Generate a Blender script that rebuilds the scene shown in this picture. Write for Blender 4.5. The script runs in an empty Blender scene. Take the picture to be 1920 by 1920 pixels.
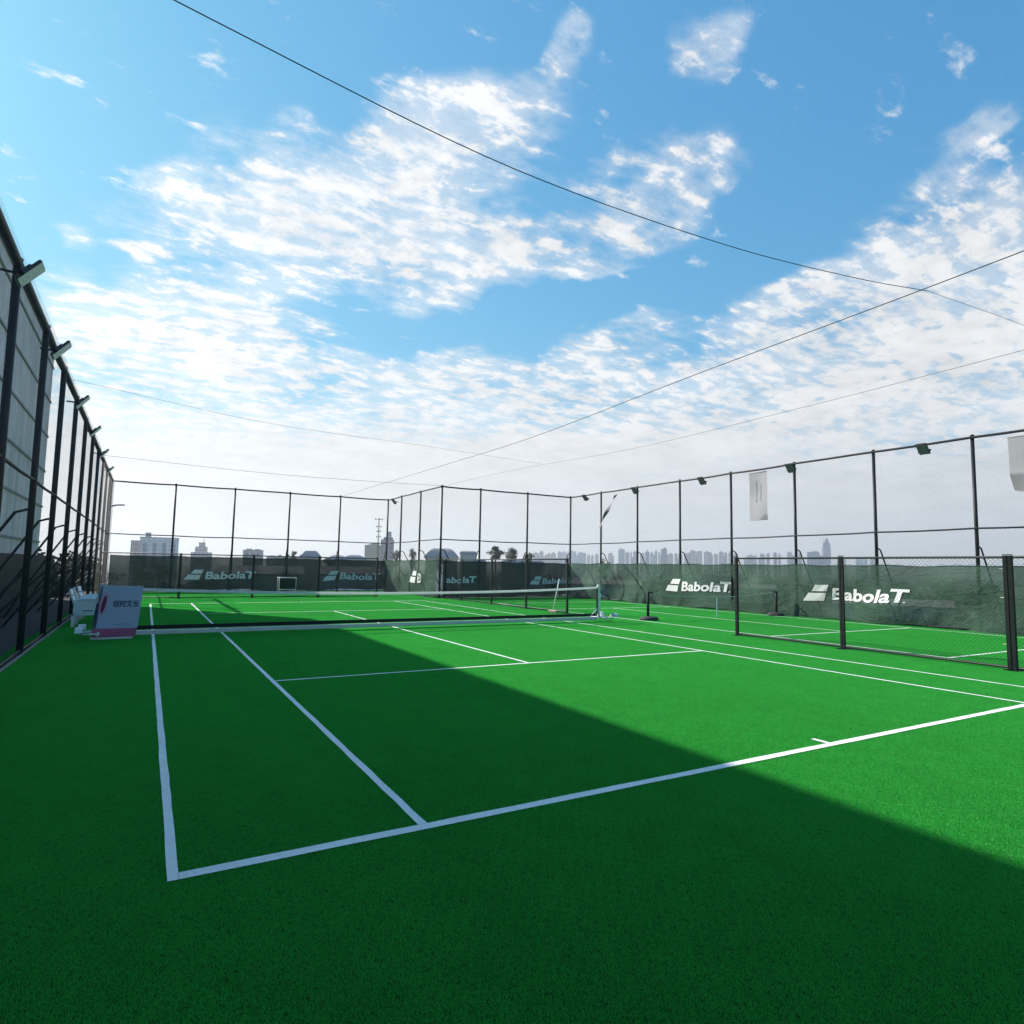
import bpy, bmesh, math, random
from mathutils import Vector, Matrix

random.seed(7)
SC = bpy.context.scene
COL = SC.collection
PI = math.pi
R = math.radians

# ------------------------------------------------------------------ camera
cam_d = bpy.data.cameras.new("camera")
cam = bpy.data.objects.new("camera", cam_d)
COL.objects.link(cam)
SC.camera = cam
cam_d.sensor_width = 36.0
cam_d.lens = 36.0 * 1182.42 / 1920.0
cam_d.clip_start = 0.05
cam_d.clip_end = 20000.0
YAW, PITCH, ROLL = 0.5221, 0.0876, 0.0175
fw = Vector((math.sin(YAW) * math.cos(PITCH), math.cos(YAW) * math.cos(PITCH), math.sin(PITCH)))
r0 = Vector((math.cos(YAW), -math.sin(YAW), 0))
u0 = r0.cross(fw)
rt = r0 * math.cos(ROLL) + u0 * math.sin(ROLL)
up = u0 * math.cos(ROLL) - r0 * math.sin(ROLL)
mw = Matrix((rt, up, -fw)).transposed().to_4x4()
mw.translation = Vector((-0.182, -3.7127, 1.6049))
cam.matrix_world = mw

# ------------------------------------------------------------------ sun, sky, exposure
SUN_AZ, SUN_EL = R(-32.0), R(34.0)          # azimuth measured from +Y towards +X
sun_dir = Vector((math.sin(SUN_AZ) * math.cos(SUN_EL), math.cos(SUN_AZ) * math.cos(SUN_EL), math.sin(SUN_EL)))
sun_l = bpy.data.lights.new("sun", 'SUN')
sun_l.energy = 5.0
sun_l.angle = R(0.55)
sun_l.color = (1.0, 0.95, 0.87)
sun = bpy.data.objects.new("sun", sun_l)
COL.objects.link(sun)
sun.rotation_euler = sun_dir.to_track_quat('Z', 'Y').to_euler()
sun.location = (0, 0, 60)

SC.view_settings.view_transform = 'Standard'
SC.view_settings.look = 'None'
SC.view_settings.exposure = 0.737
SC.view_settings.gamma = 1.0
SC.view_settings.use_curve_mapping = False
SC.cycles.max_bounces = 8
SC.cycles.transparent_max_bounces = 32
SC.cycles.volume_bounces = 0

W = bpy.data.worlds.new("World")
SC.world = W
W.use_nodes = True
nt = W.node_tree
nt.nodes.clear()


class G:
    """small helper to wire shader nodes"""
    def __init__(self, nt):
        self.nt = nt

    def n(self, typ, **kw):
        nd = self.nt.nodes.new(typ)
        for k, v in kw.items():
            setattr(nd, k, v)
        return nd

    def put(self, sock, v):
        if isinstance(v, bpy.types.NodeSocket):
            self.nt.links.new(v, sock)
        else:
            sock.default_value = v

    def m(self, op, a, b=None, c=None, clamp=False):
        nd = self.n('ShaderNodeMath', operation=op, use_clamp=clamp)
        for i, v in enumerate((a, b, c)):
            if v is not None:
                self.put(nd.inputs[i], v)
        return nd.outputs[0]

    def v(self, op, a, b=None, scale=None):
        nd = self.n('ShaderNodeVectorMath', operation=op)
        self.put(nd.inputs[0], a)
        if b is not None:
            self.put(nd.inputs[1], b)
        if scale is not None:
            self.put(nd.inputs[3], scale)
        return nd.outputs[1] if op in ('LENGTH', 'DOT_PRODUCT') else nd.outputs[0]

    def mix(self, f, a, b, typ='RGBA', blend='MIX'):
        nd = self.n('ShaderNodeMix', data_type=typ)
        if typ == 'RGBA':
            nd.blend_type = blend
            i = (0, 6, 7, 2)
        else:
            i = (0, 2, 3, 0)
        self.put(nd.inputs[i[0]], f)
        self.put(nd.inputs[i[1]], a)
        self.put(nd.inputs[i[2]], b)
        return nd.outputs[i[3]]

    def noise(self, vec, scale, detail=4.0, rough=0.55, dist=0.0, out=0):
        nd = self.n('ShaderNodeTexNoise')
        if vec is not None:
            self.put(nd.inputs['Vector'], vec)
        nd.inputs['Scale'].default_value = scale
        nd.inputs['Detail'].default_value = detail
        nd.inputs['Roughness'].default_value = rough
        nd.inputs['Distortion'].default_value = dist
        return nd.outputs[out]

    def rng(self, x, a, b, c=0.0, d=1.0, smooth=False):
        nd = self.n('ShaderNodeMapRange')
        if smooth:
            nd.interpolation_type = 'SMOOTHSTEP'
        self.put(nd.inputs[0], x)
        for i, q in enumerate((a, b, c, d)):
            self.put(nd.inputs[i + 1], q)
        return nd.outputs[0]


# cloud banks: azimuth, elevation, half-length, half-width, turn, amount
BLOBS = [(1.102, 0.28, 0.197, 0.056, -2.939, 0.45), (0.205, 0.51, 0.286, 0.109, -2.868, 0.52), (0.159, 0.489, 0.087, 0.053, -2.903, 0.25), (0.421, 0.643, 0.178, 0.055, -3.037, 0.34), (0.418, 0.47, 0.166, 0.072, -2.976, 0.36), (0.757, 0.574, 0.153, 0.061, -2.982, 0.36), (0.017, 0.317, 0.202, 0.063, -3.021, 0.45), (0.117, 0.282, 0.308, 0.06, -3.078, 0.42), (0.553, 0.312, 0.259, 0.056, -2.974, 0.4), (1.0, 0.358, 0.278, 0.059, -2.8, 0.48), (1.182, 0.369, 0.137, 0.078, -2.844, 0.5), (0.682, 0.222, 0.752, 0.09, -3.057, 0.3), (0.581, 0.719, 0.045, 0.03, -2.884, 0.3), (0.834, 0.698, 0.068, 0.027, -3.002, 0.27), (0.784, 0.702, 0.037, 0.03, -2.799, 0.15), (1.183, 0.523, 0.058, 0.024, -3.048, 0.27), (1.097, 0.465, 0.095, 0.033, -2.953, 0.25), (-0.097, 0.399, 0.033, 0.02, 2.741, 0.25), (-0.025, 0.404, 0.038, 0.019, -3.127, 0.28), (-0.017, 0.521, 0.045, 0.025, -3.089, 0.2), (0.646, 0.454, 0.061, 0.016, 3.032, 0.28), (0.555, 0.172, 0.854, 0.05, -3.079, 0.25), (0.154, 0.624, 0.031, 0.021, -2.988, 0.2), (0.628, 0.508, 0.192, 0.049, -3.122, 0.4), (0.557, 0.577, 0.08, 0.046, 3.127, 0.2), (0.664, 0.409, 0.197, 0.03, -3.118, -0.4), (0.465, 0.362, 0.086, 0.027, 3.023, -0.22), (0.885, 0.452, 0.109, 0.037, -2.834, -0.25), (-0.038, 0.348, 0.056, 0.017, 3.089, -0.2), (-0.019, 0.258, 0.051, 0.018, -3.059, -0.3), (0.266, 0.259, 0.106, 0.017, -2.974, -0.25), (0.45, 0.274, 0.06, 0.011, -2.974, -0.22), (0.284, 0.2, 0.065, 0.018, 3.121, -0.25), (1.123, 0.183, 0.14, 0.025, -2.952, -0.33), (0.998, 0.28, 0.134, 0.019, -2.787, 0.2), (0.151, 0.361, 0.12, 0.016, 3.085, -0.15)]
g = G(nt)
tc = g.n('ShaderNodeTexCoord')
DIR = tc.outputs['Generated']
sep = g.n('ShaderNodeSeparateXYZ')
g.put(sep.inputs[0], DIR)
dx, dy, dz = sep.outputs
az = g.m('ARCTAN2', dx, dy)
el = g.m('ARCSINE', dz)
ae = g.n('ShaderNodeCombineXYZ')
g.put(ae.inputs[0], az)
g.put(ae.inputs[1], el)
# cloud layer plane coordinates (perspective towards the horizon)
dzz = g.m('ADD', g.m('MAXIMUM', dz, 0.0), 0.16)
pl = g.n('ShaderNodeCombineXYZ')
g.put(pl.inputs[0], g.m('DIVIDE', dx, dzz))
g.put(pl.inputs[1], g.m('DIVIDE', dy, dzz))
plane = pl.outputs[0]
warp = g.v('SUBTRACT', g.noise(plane, 2.2, 4.0, 0.55, 0.0, 1), (0.5, 0.5, 0.5))
aew = g.v('ADD', ae.outputs[0], g.v('SCALE', warp, scale=0.16))
cover = 0.0
for (ba, be, bl, bw, br, bm) in BLOBS:
    mp = g.n('ShaderNodeMapping', vector_type='TEXTURE')
    g.put(mp.inputs[0], aew)
    mp.inputs['Location'].default_value = (ba, be, 0)
    mp.inputs['Rotation'].default_value = (0, 0, br)
    mp.inputs['Scale'].default_value = (bl, bw, 1)
    d = g.v('LENGTH', mp.outputs[0])
    cover = g.m('ADD', g.m('MULTIPLY', g.rng(d, 1.30, 0.45, 0.0, 1.0, True), bm * (1.38 if bm > 0 else 0.9)), cover)
pw = g.v('ADD', plane, g.v('SCALE', warp, scale=0.12))
rot = g.n('ShaderNodeMapping')
g.put(rot.inputs[0], pw)
rot.inputs['Rotation'].default_value = (0, 0, R(28))
rot.inputs['Scale'].default_value = (0.8, 2.0, 1.0)
n_big = g.noise(pw, 3.4, 3.0, 0.5)
n_rip = g.noise(rot.outputs[0], 11.0, 6.0, 0.6)
n_puff = g.noise(pw, 13.0, 8.0, 0.66)
nn = g.m('ADD', g.m('ADD', g.m('MULTIPLY', n_big, 0.30), g.m('MULTIPLY', n_rip, 0.46)), g.m('MULTIPLY', n_puff, 0.36))
low = g.rng(el, 0.30, 0.14, 0.0, 0.75, True)
dens = g.m('ADD', g.m('ADD', g.m('MULTIPLY', g.m('SUBTRACT', nn, 0.60), g.rng(el, 0.08, 0.34, 1.7, 3.9)), cover), low)
mott = g.rng(g.m('ADD', g.m('MULTIPLY', n_rip, 0.6), g.m('MULTIPLY', n_puff, 0.4)), 0.40, 0.58, 0.42, 1.0, True)
mott = g.m('MAXIMUM', mott, g.rng(dens, 0.62, 1.05, 0.0, 1.0, True))
mott = g.mix(g.rng(el, 0.10, 0.26, 0.0, 1.0, True), 1.0, mott, 'FLOAT')
amt = g.m('MULTIPLY', g.rng(dens, 0.04, 0.60, 0.0, 1.0, True), mott)
veil = g.rng(g.m('ADD', dens, g.m('MULTIPLY', g.m('SUBTRACT', n_big, 0.5), 1.2)), -0.40, 0.55, 0.0, 0.5, True)
veil = g.m('MULTIPLY', veil, g.rng(g.m('ADD', cover, low), 0.0, 0.35, 0.0, 1.0, True))
amt = g.m('MAXIMUM', amt, veil)
# thick low banks are a little greyer than the sunlit tops
near_sun = g.v('DOT_PRODUCT', DIR, tuple(sun_dir))
glow = g.m('POWER', g.m('MAXIMUM', near_sun, 0.0), 5.0)
shade = g.rng(g.m('ADD', g.m('MULTIPLY', n_puff, 0.5), g.m('MULTIPLY', n_big, 0.5)), 0.36, 0.60, 0.84, 1.10)
lowtone = g.rng(el, 0.02, 0.26, 0.85, 1.0, True)
cb = g.m('MULTIPLY', g.m('MULTIPLY', shade, lowtone), g.m('ADD', g.m('MULTIPLY', glow, 1.6), 8.8))
ccol = g.mix(g.rng(el, 0.03, 0.24, 0.0, 1.0, True), (0.90, 0.945, 1.0, 1), (0.985, 0.99, 1.0, 1))
ccol = g.v('SCALE', ccol, scale=cb)
sky = g.n('ShaderNodeTexSky', sky_type='NISHITA')
sky.sun_disc = False
sky.sun_elevation = SUN_EL
sky.sun_rotation = SUN_AZ
sky.altitude = 100.0
sky.air_density = 1.0
sky.dust_density = 0.6
sky.ozone_density = 1.6
# the photograph's colour response on the clear blue: softer range in green and blue
ssp = g.n('ShaderNodeSeparateColor')
g.put(ssp.inputs[0], sky.outputs[0])
scm = g.n('ShaderNodeCombineColor')
g.put(scm.inputs[0], g.m('MULTIPLY', ssp.outputs[0], 0.38))
g.put(scm.inputs[1], g.m('MULTIPLY', g.m('POWER', g.m('MULTIPLY', ssp.outputs[1], 0.654), 0.61), 2.9))
g.put(scm.inputs[2], g.m('MULTIPLY', g.m('POWER', g.m('MULTIPLY', ssp.outputs[2], 0.367), 0.40), 6.2))
skyc = scm.outputs[0]
allc = g.mix(amt, skyc, ccol)
# pale humid air low over the city
hz = g.rng(el, 0.26, 0.02, 0.0, 0.92, True)
hcol = g.v('SCALE', (7.45, 7.6, 7.85), scale=g.m('ADD', g.m('MULTIPLY', glow, 0.8), g.rng(n_big, 0.35, 0.65, 0.95, 1.04)))
allc = g.mix(hz, allc, hcol)
allc = g.mix(g.rng(el, -0.005, -0.06), allc, (2.2, 2.4, 2.6, 1))
# below the horizon: dull haze
bg = g.n('ShaderNodeBackground')
g.put(bg.inputs[0], allc)
bg.inputs[1].default_value = 0.06
wo = g.n('ShaderNodeOutputWorld')
g.put(wo.inputs[0], bg.outputs[0])

# ------------------------------------------------------------------ materials
def new_mat(name):
    m = bpy.data.materials.new(name)
    m.use_nodes = True
    m.node_tree.nodes.clear()
    return m, G(m.node_tree)


def finish(m, g, sh, disp=None):
    o = g.n('ShaderNodeOutputMaterial')
    g.put(o.inputs[0], sh)
    return m


def bsdf(g, col, rough=0.6, metal=0.0, spec=0.5, normal=None, sheen=0.0, sheen_col=None, trans=None):
    p = g.n('ShaderNodeBsdfPrincipled')
    g.put(p.inputs['Base Color'], col)
    g.put(p.inputs['Roughness'], rough)
    p.inputs['Metallic'].default_value = metal
    p.inputs['Specular IOR Level'].default_value = spec
    if normal is not None:
        g.put(p.inputs['Normal'], normal)
    if sheen:
        p.inputs['Sheen Weight'].default_value = sheen
        p.inputs['Sheen Roughness'].default_value = 0.4
        if sheen_col:
            p.inputs['Sheen Tint'].default_value = sheen_col
    return p.outputs[0]


def bump(g, h, strength=0.3, dist=0.01):
    b = g.n('ShaderNodeBump')
    b.inputs['Strength'].default_value = strength
    b.inputs['Distance'].default_value = dist
    g.put(b.inputs['Height'], h)
    return b.outputs[0]


def c4(c):
    return (c[0], c[1], c[2], 1.0)


def simple(name, col, rough=0.55, var=0.12, scale=6.0, metal=0.0, spec=0.5, bmp=0.0):
    """one colour with wear and a little unevenness"""
    m, g = new_mat(name)
    t = g.n('ShaderNodeTexCoord')
    n = g.noise(t.outputs['Object'], scale, 6.0, 0.6)
    n2 = g.noise(t.outputs['Object'], scale * 7.0, 4.0, 0.6)
    f = g.rng(g.m('ADD', g.m('MULTIPLY', n, 0.7), g.m('MULTIPLY', n2, 0.3)), 0.3, 0.7, 1.0 - var, 1.0 + var)
    c = g.v('SCALE', tuple(col), scale=f)
    nor = bump(g, n2, bmp, 0.004) if bmp else None
    rr = g.rng(n, 0.3, 0.7, max(0.05, rough - 0.08), min(1.0, rough + 0.08))
    return finish(m, g, bsdf(g, c, rr, metal, spec, nor))


M = {}
M['dark_metal'] = simple('dark_metal', (0.010, 0.011, 0.016), 0.5, 0.25, 5.0, 0.0, 0.3)
M['fence_green'] = simple('fence_green', (0.006, 0.011, 0.011), 0.5, 0.25, 5.0, 0.0, 0.3)
M['wire'] = simple('wire', (0.045, 0.06, 0.06), 0.5, 0.1, 3.0)
M['plinth'] = simple('plinth', (0.016, 0.024, 0.032), 0.6, 0.4, 0.8, 0.0, 0.15)
M['wire_left'] = simple('wire_left', (0.06, 0.065, 0.07), 0.5, 0.1, 3.0)
M['net_cord'] = simple('net_cord', (0.012, 0.014, 0.014), 0.8, 0.1, 3.0)
M['white_tape'] = simple('white_tape', (0.86, 0.86, 0.86), 0.7, 0.08, 7.0)
def tape_mat():
    m, g = new_mat('net_band')
    t = g.n('ShaderNodeTexCoord')
    k = g.rng(g.noise(t.outputs['Object'], 9.0, 5.0, 0.6), 0.3, 0.7, 0.9, 1.04)
    c = g.v('SCALE', (0.86, 0.86, 0.85), scale=k)
    tl = g.n('ShaderNodeBsdfTranslucent')
    g.put(tl.inputs[0], c)
    a = g.n('ShaderNodeMixShader')
    a.inputs[0].default_value = 0.4
    g.put(a.inputs[1], bsdf(g, c, 0.7, 0, 0.3))
    g.put(a.inputs[2], tl.outputs[0])
    return finish(m, g, a.outputs[0])


M['net_band'] = tape_mat()
M['black_tape'] = simple('black_tape', (0.006, 0.008, 0.008), 0.75, 0.1, 4.0)
M['white_metal'] = simple('white_metal', (0.66, 0.69, 0.67), 0.38, 0.08, 4.0)
M['beam_metal'] = simple('beam_metal', (0.62, 0.64, 0.62), 0.4, 0.12, 3.0)
M['white_plastic'] = simple('white_plastic', (0.72, 0.76, 0.78), 0.4, 0.05, 4.0)
M['rubber'] = simple('rubber', (0.03, 0.03, 0.03), 0.8, 0.2, 20.0)
M['yellow_rim'] = simple('yellow_rim', (0.62, 0.6, 0.36), 0.5, 0.1, 12.0)
M['lamp_housing'] = simple('lamp_housing', (0.085, 0.075, 0.085), 0.4, 0.15, 12.0)
M['lamp_glass'] = simple('lamp_glass', (0.92, 0.88, 0.92), 0.25, 0.08, 30.0)
M['cable'] = simple('cable', (0.03, 0.045, 0.055), 0.7, 0.1, 3.0)
M['rope'] = simple('rope', (0.5, 0.5, 0.38), 0.8, 0.1, 10.0)
M['pink'] = simple('pink', (0.42, 0.10, 0.22), 0.5, 0.15, 9.0)
M['ink'] = simple('ink', (0.02, 0.04, 0.10), 0.6, 0.1, 9.0)
M['emblem'] = simple('emblem', (0.16, 0.02, 0.09), 0.6, 0.15, 9.0)
M['emblem_light'] = simple('emblem_light', (0.62, 0.32, 0.46), 0.6, 0.1, 9.0)
M['board'] = simple('board', (0.42, 0.46, 0.62), 0.45, 0.05, 3.0)
M['board_side'] = simple('board_side', (0.12, 0.17, 0.30), 0.5, 0.1, 3.0)
M['bin_cloth'] = simple('bin_cloth', (0.012, 0.02, 0.022), 0.8, 0.2, 12.0)
M['straw'] = simple('straw', (0.45, 0.4, 0.28), 0.9, 0.2, 30.0)
M['banner_cloth'] = simple('banner_cloth', (0.36, 0.34, 0.36), 0.8, 0.06, 2.0)
M['banner_ink'] = simple('banner_ink', (0.22, 0.22, 0.23), 0.8, 0.1, 4.0)
M['banner_foot'] = simple('banner_foot', (0.24, 0.22, 0.24), 0.8, 0.1, 4.0)
M['logo_white'] = simple('logo_white', (0.72, 0.70, 0.70), 0.8, 0.07, 6.0)
M['bark'] = simple('bark', (0.07, 0.055, 0.045), 0.9, 0.3, 9.0)
M['roof_dark'] = simple('roof_dark', (0.36, 0.32, 0.33), 0.8, 0.2, 0.8)  # lightened: haze over the far roofs put into the colour
M['roof_slab'] = simple('roof_slab', (0.03, 0.032, 0.034), 0.9, 0.3, 0.7)
M['kerb'] = simple('kerb', (0.22, 0.215, 0.20), 0.8, 0.25, 3.0)
M['plaster'] = simple('plaster', (0.55, 0.53, 0.5), 0.85, 0.08, 0.4)


def turf_mat():
    m, g = new_mat('artificial_turf')
    t = g.n('ShaderNodeTexCoord')
    P = t.outputs['Object']
    big = g.noise(P, 0.35, 4.0, 0.55)
    mid = g.noise(P, 3.5, 5.0, 0.6)
    st = g.n('ShaderNodeMapping')
    g.put(st.inputs[0], P)
    st.inputs['Scale'].default_value = (1.0, 0.12, 1.0)
    roll = g.noise(st.outputs[0], 1.6, 4.0, 0.6)
    tuft = g.n('ShaderNodeTexVoronoi')
    g.put(tuft.inputs['Vector'], P)
    tuft.inputs['Scale'].default_value = 95.0
    fib = g.noise(P, 160.0, 3.0, 0.7)
    clump = g.noise(P, 38.0, 4.0, 0.65)
    f = g.m('ADD', g.m('MULTIPLY', big, 0.30), g.m('MULTIPLY', mid, 0.22))
    f = g.m('ADD', f, g.m('MULTIPLY', roll, 0.18))
    f = g.m('ADD', f, g.m('MULTIPLY', clump, 0.30))
    k = g.rng(f, 0.36, 0.64, 0.80, 1.20)
    k2 = g.rng(fib, 0.3, 0.7, 0.74, 1.26)
    k = g.m('MULTIPLY', k, k2)
    pit = g.rng(tuft.outputs['Distance'], 0.15, 0.75, 0.80, 1.12)
    k = g.m('MULTIPLY', k, pit)
    base = g.mix(mid, (0.005, 0.055, 0.008, 1), (0.007, 0.072, 0.011, 1))
    # a few stray light fibres
    spk = g.rng(g.noise(P, 60.0, 1.0, 0.5), 0.76, 0.80, 0.0, 0.25)
    base = g.mix(spk, base, (0.2, 0.45, 0.2, 1))
    c = g.v('SCALE', base, scale=k)
    h = g.m('ADD', g.m('MULTIPLY', fib, 0.6), g.m('MULTIPLY', clump, 0.7))
    nor = bump(g, h, 0.55, 0.012)
    return finish(m, g, bsdf(g, c, 0.85, 0.0, 0.08, nor, 0.10, (0.2, 0.9, 0.3, 1)))


def line_mat():
    m, g = new_mat('white_line_turf')
    t = g.n('ShaderNodeTexCoord')
    P = t.outputs['Object']
    k = g.rng(g.noise(P, 60.0, 4.0, 0.65), 0.3, 0.7, 0.86, 1.08)
    k = g.m('MULTIPLY', k, g.rng(g.noise(P, 2.0, 4.0, 0.6), 0.3, 0.7, 0.92, 1.05))
    c = g.v('SCALE', (0.90, 0.88, 0.85), scale=k)
    nor = bump(g, g.noise(P, 160.0, 3.0, 0.7), 0.5, 0.01)
    return finish(m, g, bsdf(g, c, 0.8, 0, 0.2, nor))


def screen_mat(name, col, see=0.2, thru=0.25):
    """woven wind-screen cloth: open weave lets some of the view and light through"""
    m, g = new_mat(name)
    t = g.n('ShaderNodeTexCoord')
    P = t.outputs['Object']
    n = g.noise(P, 1.1, 5.0, 0.6)
    n2 = g.noise(P, 14.0, 4.0, 0.6)
    k = g.rng(g.m('ADD', g.m('MULTIPLY', n, 0.75), g.m('MULTIPLY', n2, 0.25)), 0.32, 0.68, 0.78, 1.22)
    c = g.v('SCALE', col, scale=k)
    mp = g.n('ShaderNodeMapping')
    g.put(mp.inputs[0], P)
    mp.inputs['Rotation'].default_value = (0.6, 0.5, 0.4)
    mp.inputs['Scale'].default_value = (1.0, 1.0, 2.2)
    crease = g.m('ABSOLUTE', g.m('SUBTRACT', g.noise(mp.outputs[0], 1.5, 3.0, 0.5, 0.8), 0.5))
    hgt = g.m('ADD', g.m('MULTIPLY', crease, 2.2), g.m('MULTIPLY', n2, 0.25))
    d = bsdf(g, c, 0.8, 0, 0.08, bump(g, hgt, 0.8, 0.05))
    tl = g.n('ShaderNodeBsdfTranslucent')
    g.put(tl.inputs[0], c)
    tr = g.n('ShaderNodeBsdfTransparent')
    a = g.n('ShaderNodeMixShader')
    a.inputs[0].default_value = thru
    g.put(a.inputs[1], d)
    g.put(a.inputs[2], tl.outputs[0])
    b = g.n('ShaderNodeMixShader')
    wv = g.rng(n, 0.35, 0.65, see * 0.75, see * 1.25)
    g.put(b.inputs[0], wv)
    g.put(b.inputs[1], a.outputs[0])
    g.put(b.inputs[2], tr.outputs[0])
    return finish(m, g, b.outputs[0])


def leaf_mat(name, col, var=0.35):
    m, g = new_mat(name)
    t = g.n('ShaderNodeTexCoord')
    oi = g.n('ShaderNodeObjectInfo')
    n = g.noise(t.outputs['Object'], 0.9, 4.0, 0.6)
    k = g.rng(n, 0.3, 0.7, 1 - var, 1 + var)
    c = g.v('SCALE', col, scale=k)
    d = bsdf(g, c, 0.6, 0, 0.3)
    tl = g.n('ShaderNodeBsdfTranslucent')
    g.put(tl.inputs[0], c)
    a = g.n('ShaderNodeMixShader')
    a.inputs[0].default_value = 0.3
    g.put(a.inputs[1], d)
    g.put(a.inputs[2], tl.outputs[0])
    return finish(m, g, a.outputs[0])


def facade_mat(name, col, win, sx=3.2, sz=3.0, share=0.5):
    """far block: rows of windows set in a rendered wall"""
    m, g = new_mat(name)
    t = g.n('ShaderNodeTexCoord')
    sp = g.n('ShaderNodeSeparateXYZ')
    g.put(sp.inputs[0], t.outputs['Object'])
    h = g.m('ADD', sp.outputs[0], sp.outputs[1])
    fx = g.m('FRACT', g.m('DIVIDE', h, sx))
    fz = g.m('FRACT', g.m('DIVIDE', sp.outputs[2], sz))
    wx = g.m('MULTIPLY', g.m('GREATER_THAN', fx, 0.5 - share * 0.5), g.m('LESS_THAN', fx, 0.5 + share * 0.5))
    wz = g.m('MULTIPLY', g.m('GREATER_THAN', fz, 0.3), g.m('LESS_THAN', fz, 0.8))
    w = g.m('MULTIPLY', wx, wz)
    ns = g.rng(g.noise(t.outputs['Object'], 0.12, 4.0, 0.6), 0.3, 0.7, 0.9, 1.1)
    c = g.v('SCALE', g.mix(w, c4(col), c4(win)), scale=ns)
    return finish(m, g, bsdf(g, c, 0.75, 0, 0.3))


def panel_wall_mat():
    m, g = new_mat('panel_wall')
    t = g.n('ShaderNodeTexCoord')
    P = t.outputs['Object']
    sm = g.n('ShaderNodeMapping')
    g.put(sm.inputs[0], P)
    sm.inputs['Scale'].default_value = (1, 1.4, 0.06)
    streak = g.noise(sm.outputs[0], 1.5, 6.0, 0.65)
    n = g.noise(P, 0.6, 5.0, 0.6)
    k = g.rng(g.m('ADD', g.m('MULTIPLY', streak, 0.6), g.m('MULTIPLY', n, 0.4)), 0.33, 0.67, 0.62, 1.12)
    c = g.v('SCALE', (0.86, 0.74, 0.73), scale=k)
    return finish(m, g, bsdf(g, c, 0.8, 0, 0.3, bump(g, g.noise(P, 9.0, 4.0, 0.6), 0.2, 0.01)))


def ground_mat():
    m, g = new_mat('city_ground')
    t = g.n('ShaderNodeTexCoord')
    P = t.outputs['Object']
    a = g.noise(P, 0.012, 6.0, 0.6)
    b = g.noise(P, 0.08, 6.0, 0.65)
    c = g.mix(g.rng(a, 0.42, 0.58), (0.05, 0.075, 0.04, 1), (0.17, 0.16, 0.145, 1))
    c = g.v('SCALE', c, scale=g.rng(b, 0.3, 0.7, 0.6, 1.4))
    return finish(m, g, bsdf(g, c, 0.9, 0, 0.2))


def fibre_mat():
    m, g = new_mat('turf_fibre')
    geo = g.n('ShaderNodeNewGeometry')
    P = geo.outputs['Position']
    big = g.noise(P, 0.35, 4.0, 0.55)
    mid = g.noise(P, 3.5, 5.0, 0.6)
    st = g.n('ShaderNodeMapping')
    g.put(st.inputs[0], P)
    st.inputs['Scale'].default_value = (1.0, 0.12, 1.0)
    roll = g.noise(st.outputs[0], 1.6, 4.0, 0.6)
    f = g.m('ADD', g.m('ADD', g.m('MULTIPLY', big, 0.4), g.m('MULTIPLY', mid, 0.3)), g.m('MULTIPLY', roll, 0.3))
    k = g.rng(f, 0.36, 0.64, 0.92, 1.08)
    rnd_ = g.noise(P, 150.0, 2.0, 0.6)
    k = g.m('MULTIPLY', k, g.rng(rnd_, 0.3, 0.7, 0.78, 1.25))
    c = g.v('SCALE', g.mix(mid, (0.034, 0.43, 0.048, 1), (0.048, 0.51, 0.070, 1)), scale=k)
    d = bsdf(g, c, 0.5, 0, 0.35, None, 0.35, (0.45, 1.0, 0.6, 1))
    tl = g.n('ShaderNodeBsdfTranslucent')
    g.put(tl.inputs[0], c)
    a = g.n('ShaderNodeMixShader')
    a.inputs[0].default_value = 0.42
    g.put(a.inputs[1], d)
    g.put(a.inputs[2], tl.outputs[0])
    return finish(m, g, a.outputs[0])


M['turf'] = turf_mat()
M['fibre'] = fibre_mat()
M['line'] = line_mat()
M['screen_lit'] = screen_mat('screen_lit', (0.048, 0.094, 0.064), 0.13, 0.1)  # lighter copy of the cloth for the sunlit fences
M['screen_backlit'] = screen_mat('screen_backlit', (0.024, 0.050, 0.043), 0.075, 0.04)  # same cloth, backlit shade of the far screens put into its colour
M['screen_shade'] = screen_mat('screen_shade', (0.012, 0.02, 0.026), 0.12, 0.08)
M['lamp_glass_grey'] = simple('lamp_glass_grey', (0.26, 0.20, 0.23), 0.25, 0.08, 30.0)
M['leaf'] = leaf_mat('leaf', (0.085, 0.11, 0.08))  # leaf colour lightened to carry the haze on far trees
M['leaf_dark'] = leaf_mat('leaf_dark', (0.018, 0.028, 0.02))
M['leaf_grey'] = leaf_mat('leaf_grey', (0.10, 0.13, 0.11))
M['panel_wall'] = panel_wall_mat()
M['ground'] = ground_mat()
FAC = {
    'p': facade_mat('pale_pink_block', (0.50, 0.44, 0.45), (0.24, 0.22, 0.26)),
    'c': facade_mat('cream_block', (0.58, 0.54, 0.46), (0.3, 0.28, 0.26)),
    'b': facade_mat('blue_grey_block', (0.58, 0.63, 0.70), (0.40, 0.45, 0.54)),  # wall paled, distance haze put into the base colour
    'g': facade_mat('grey_block', (0.44, 0.43, 0.46), (0.25, 0.25, 0.29)),
    'r': facade_mat('reddish_block', (0.48, 0.38, 0.41), (0.30, 0.24, 0.28)),
    'w': facade_mat('white_block', (0.72, 0.72, 0.72), (0.4, 0.42, 0.46), 3.2, 3.0, 0.3),
    'u': facade_mat('steel_blue_block', (0.20, 0.28, 0.40), (0.10, 0.15, 0.24)),
    'y': facade_mat('yellow_block', (0.62, 0.58, 0.40), (0.36, 0.34, 0.26)),
}

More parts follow.
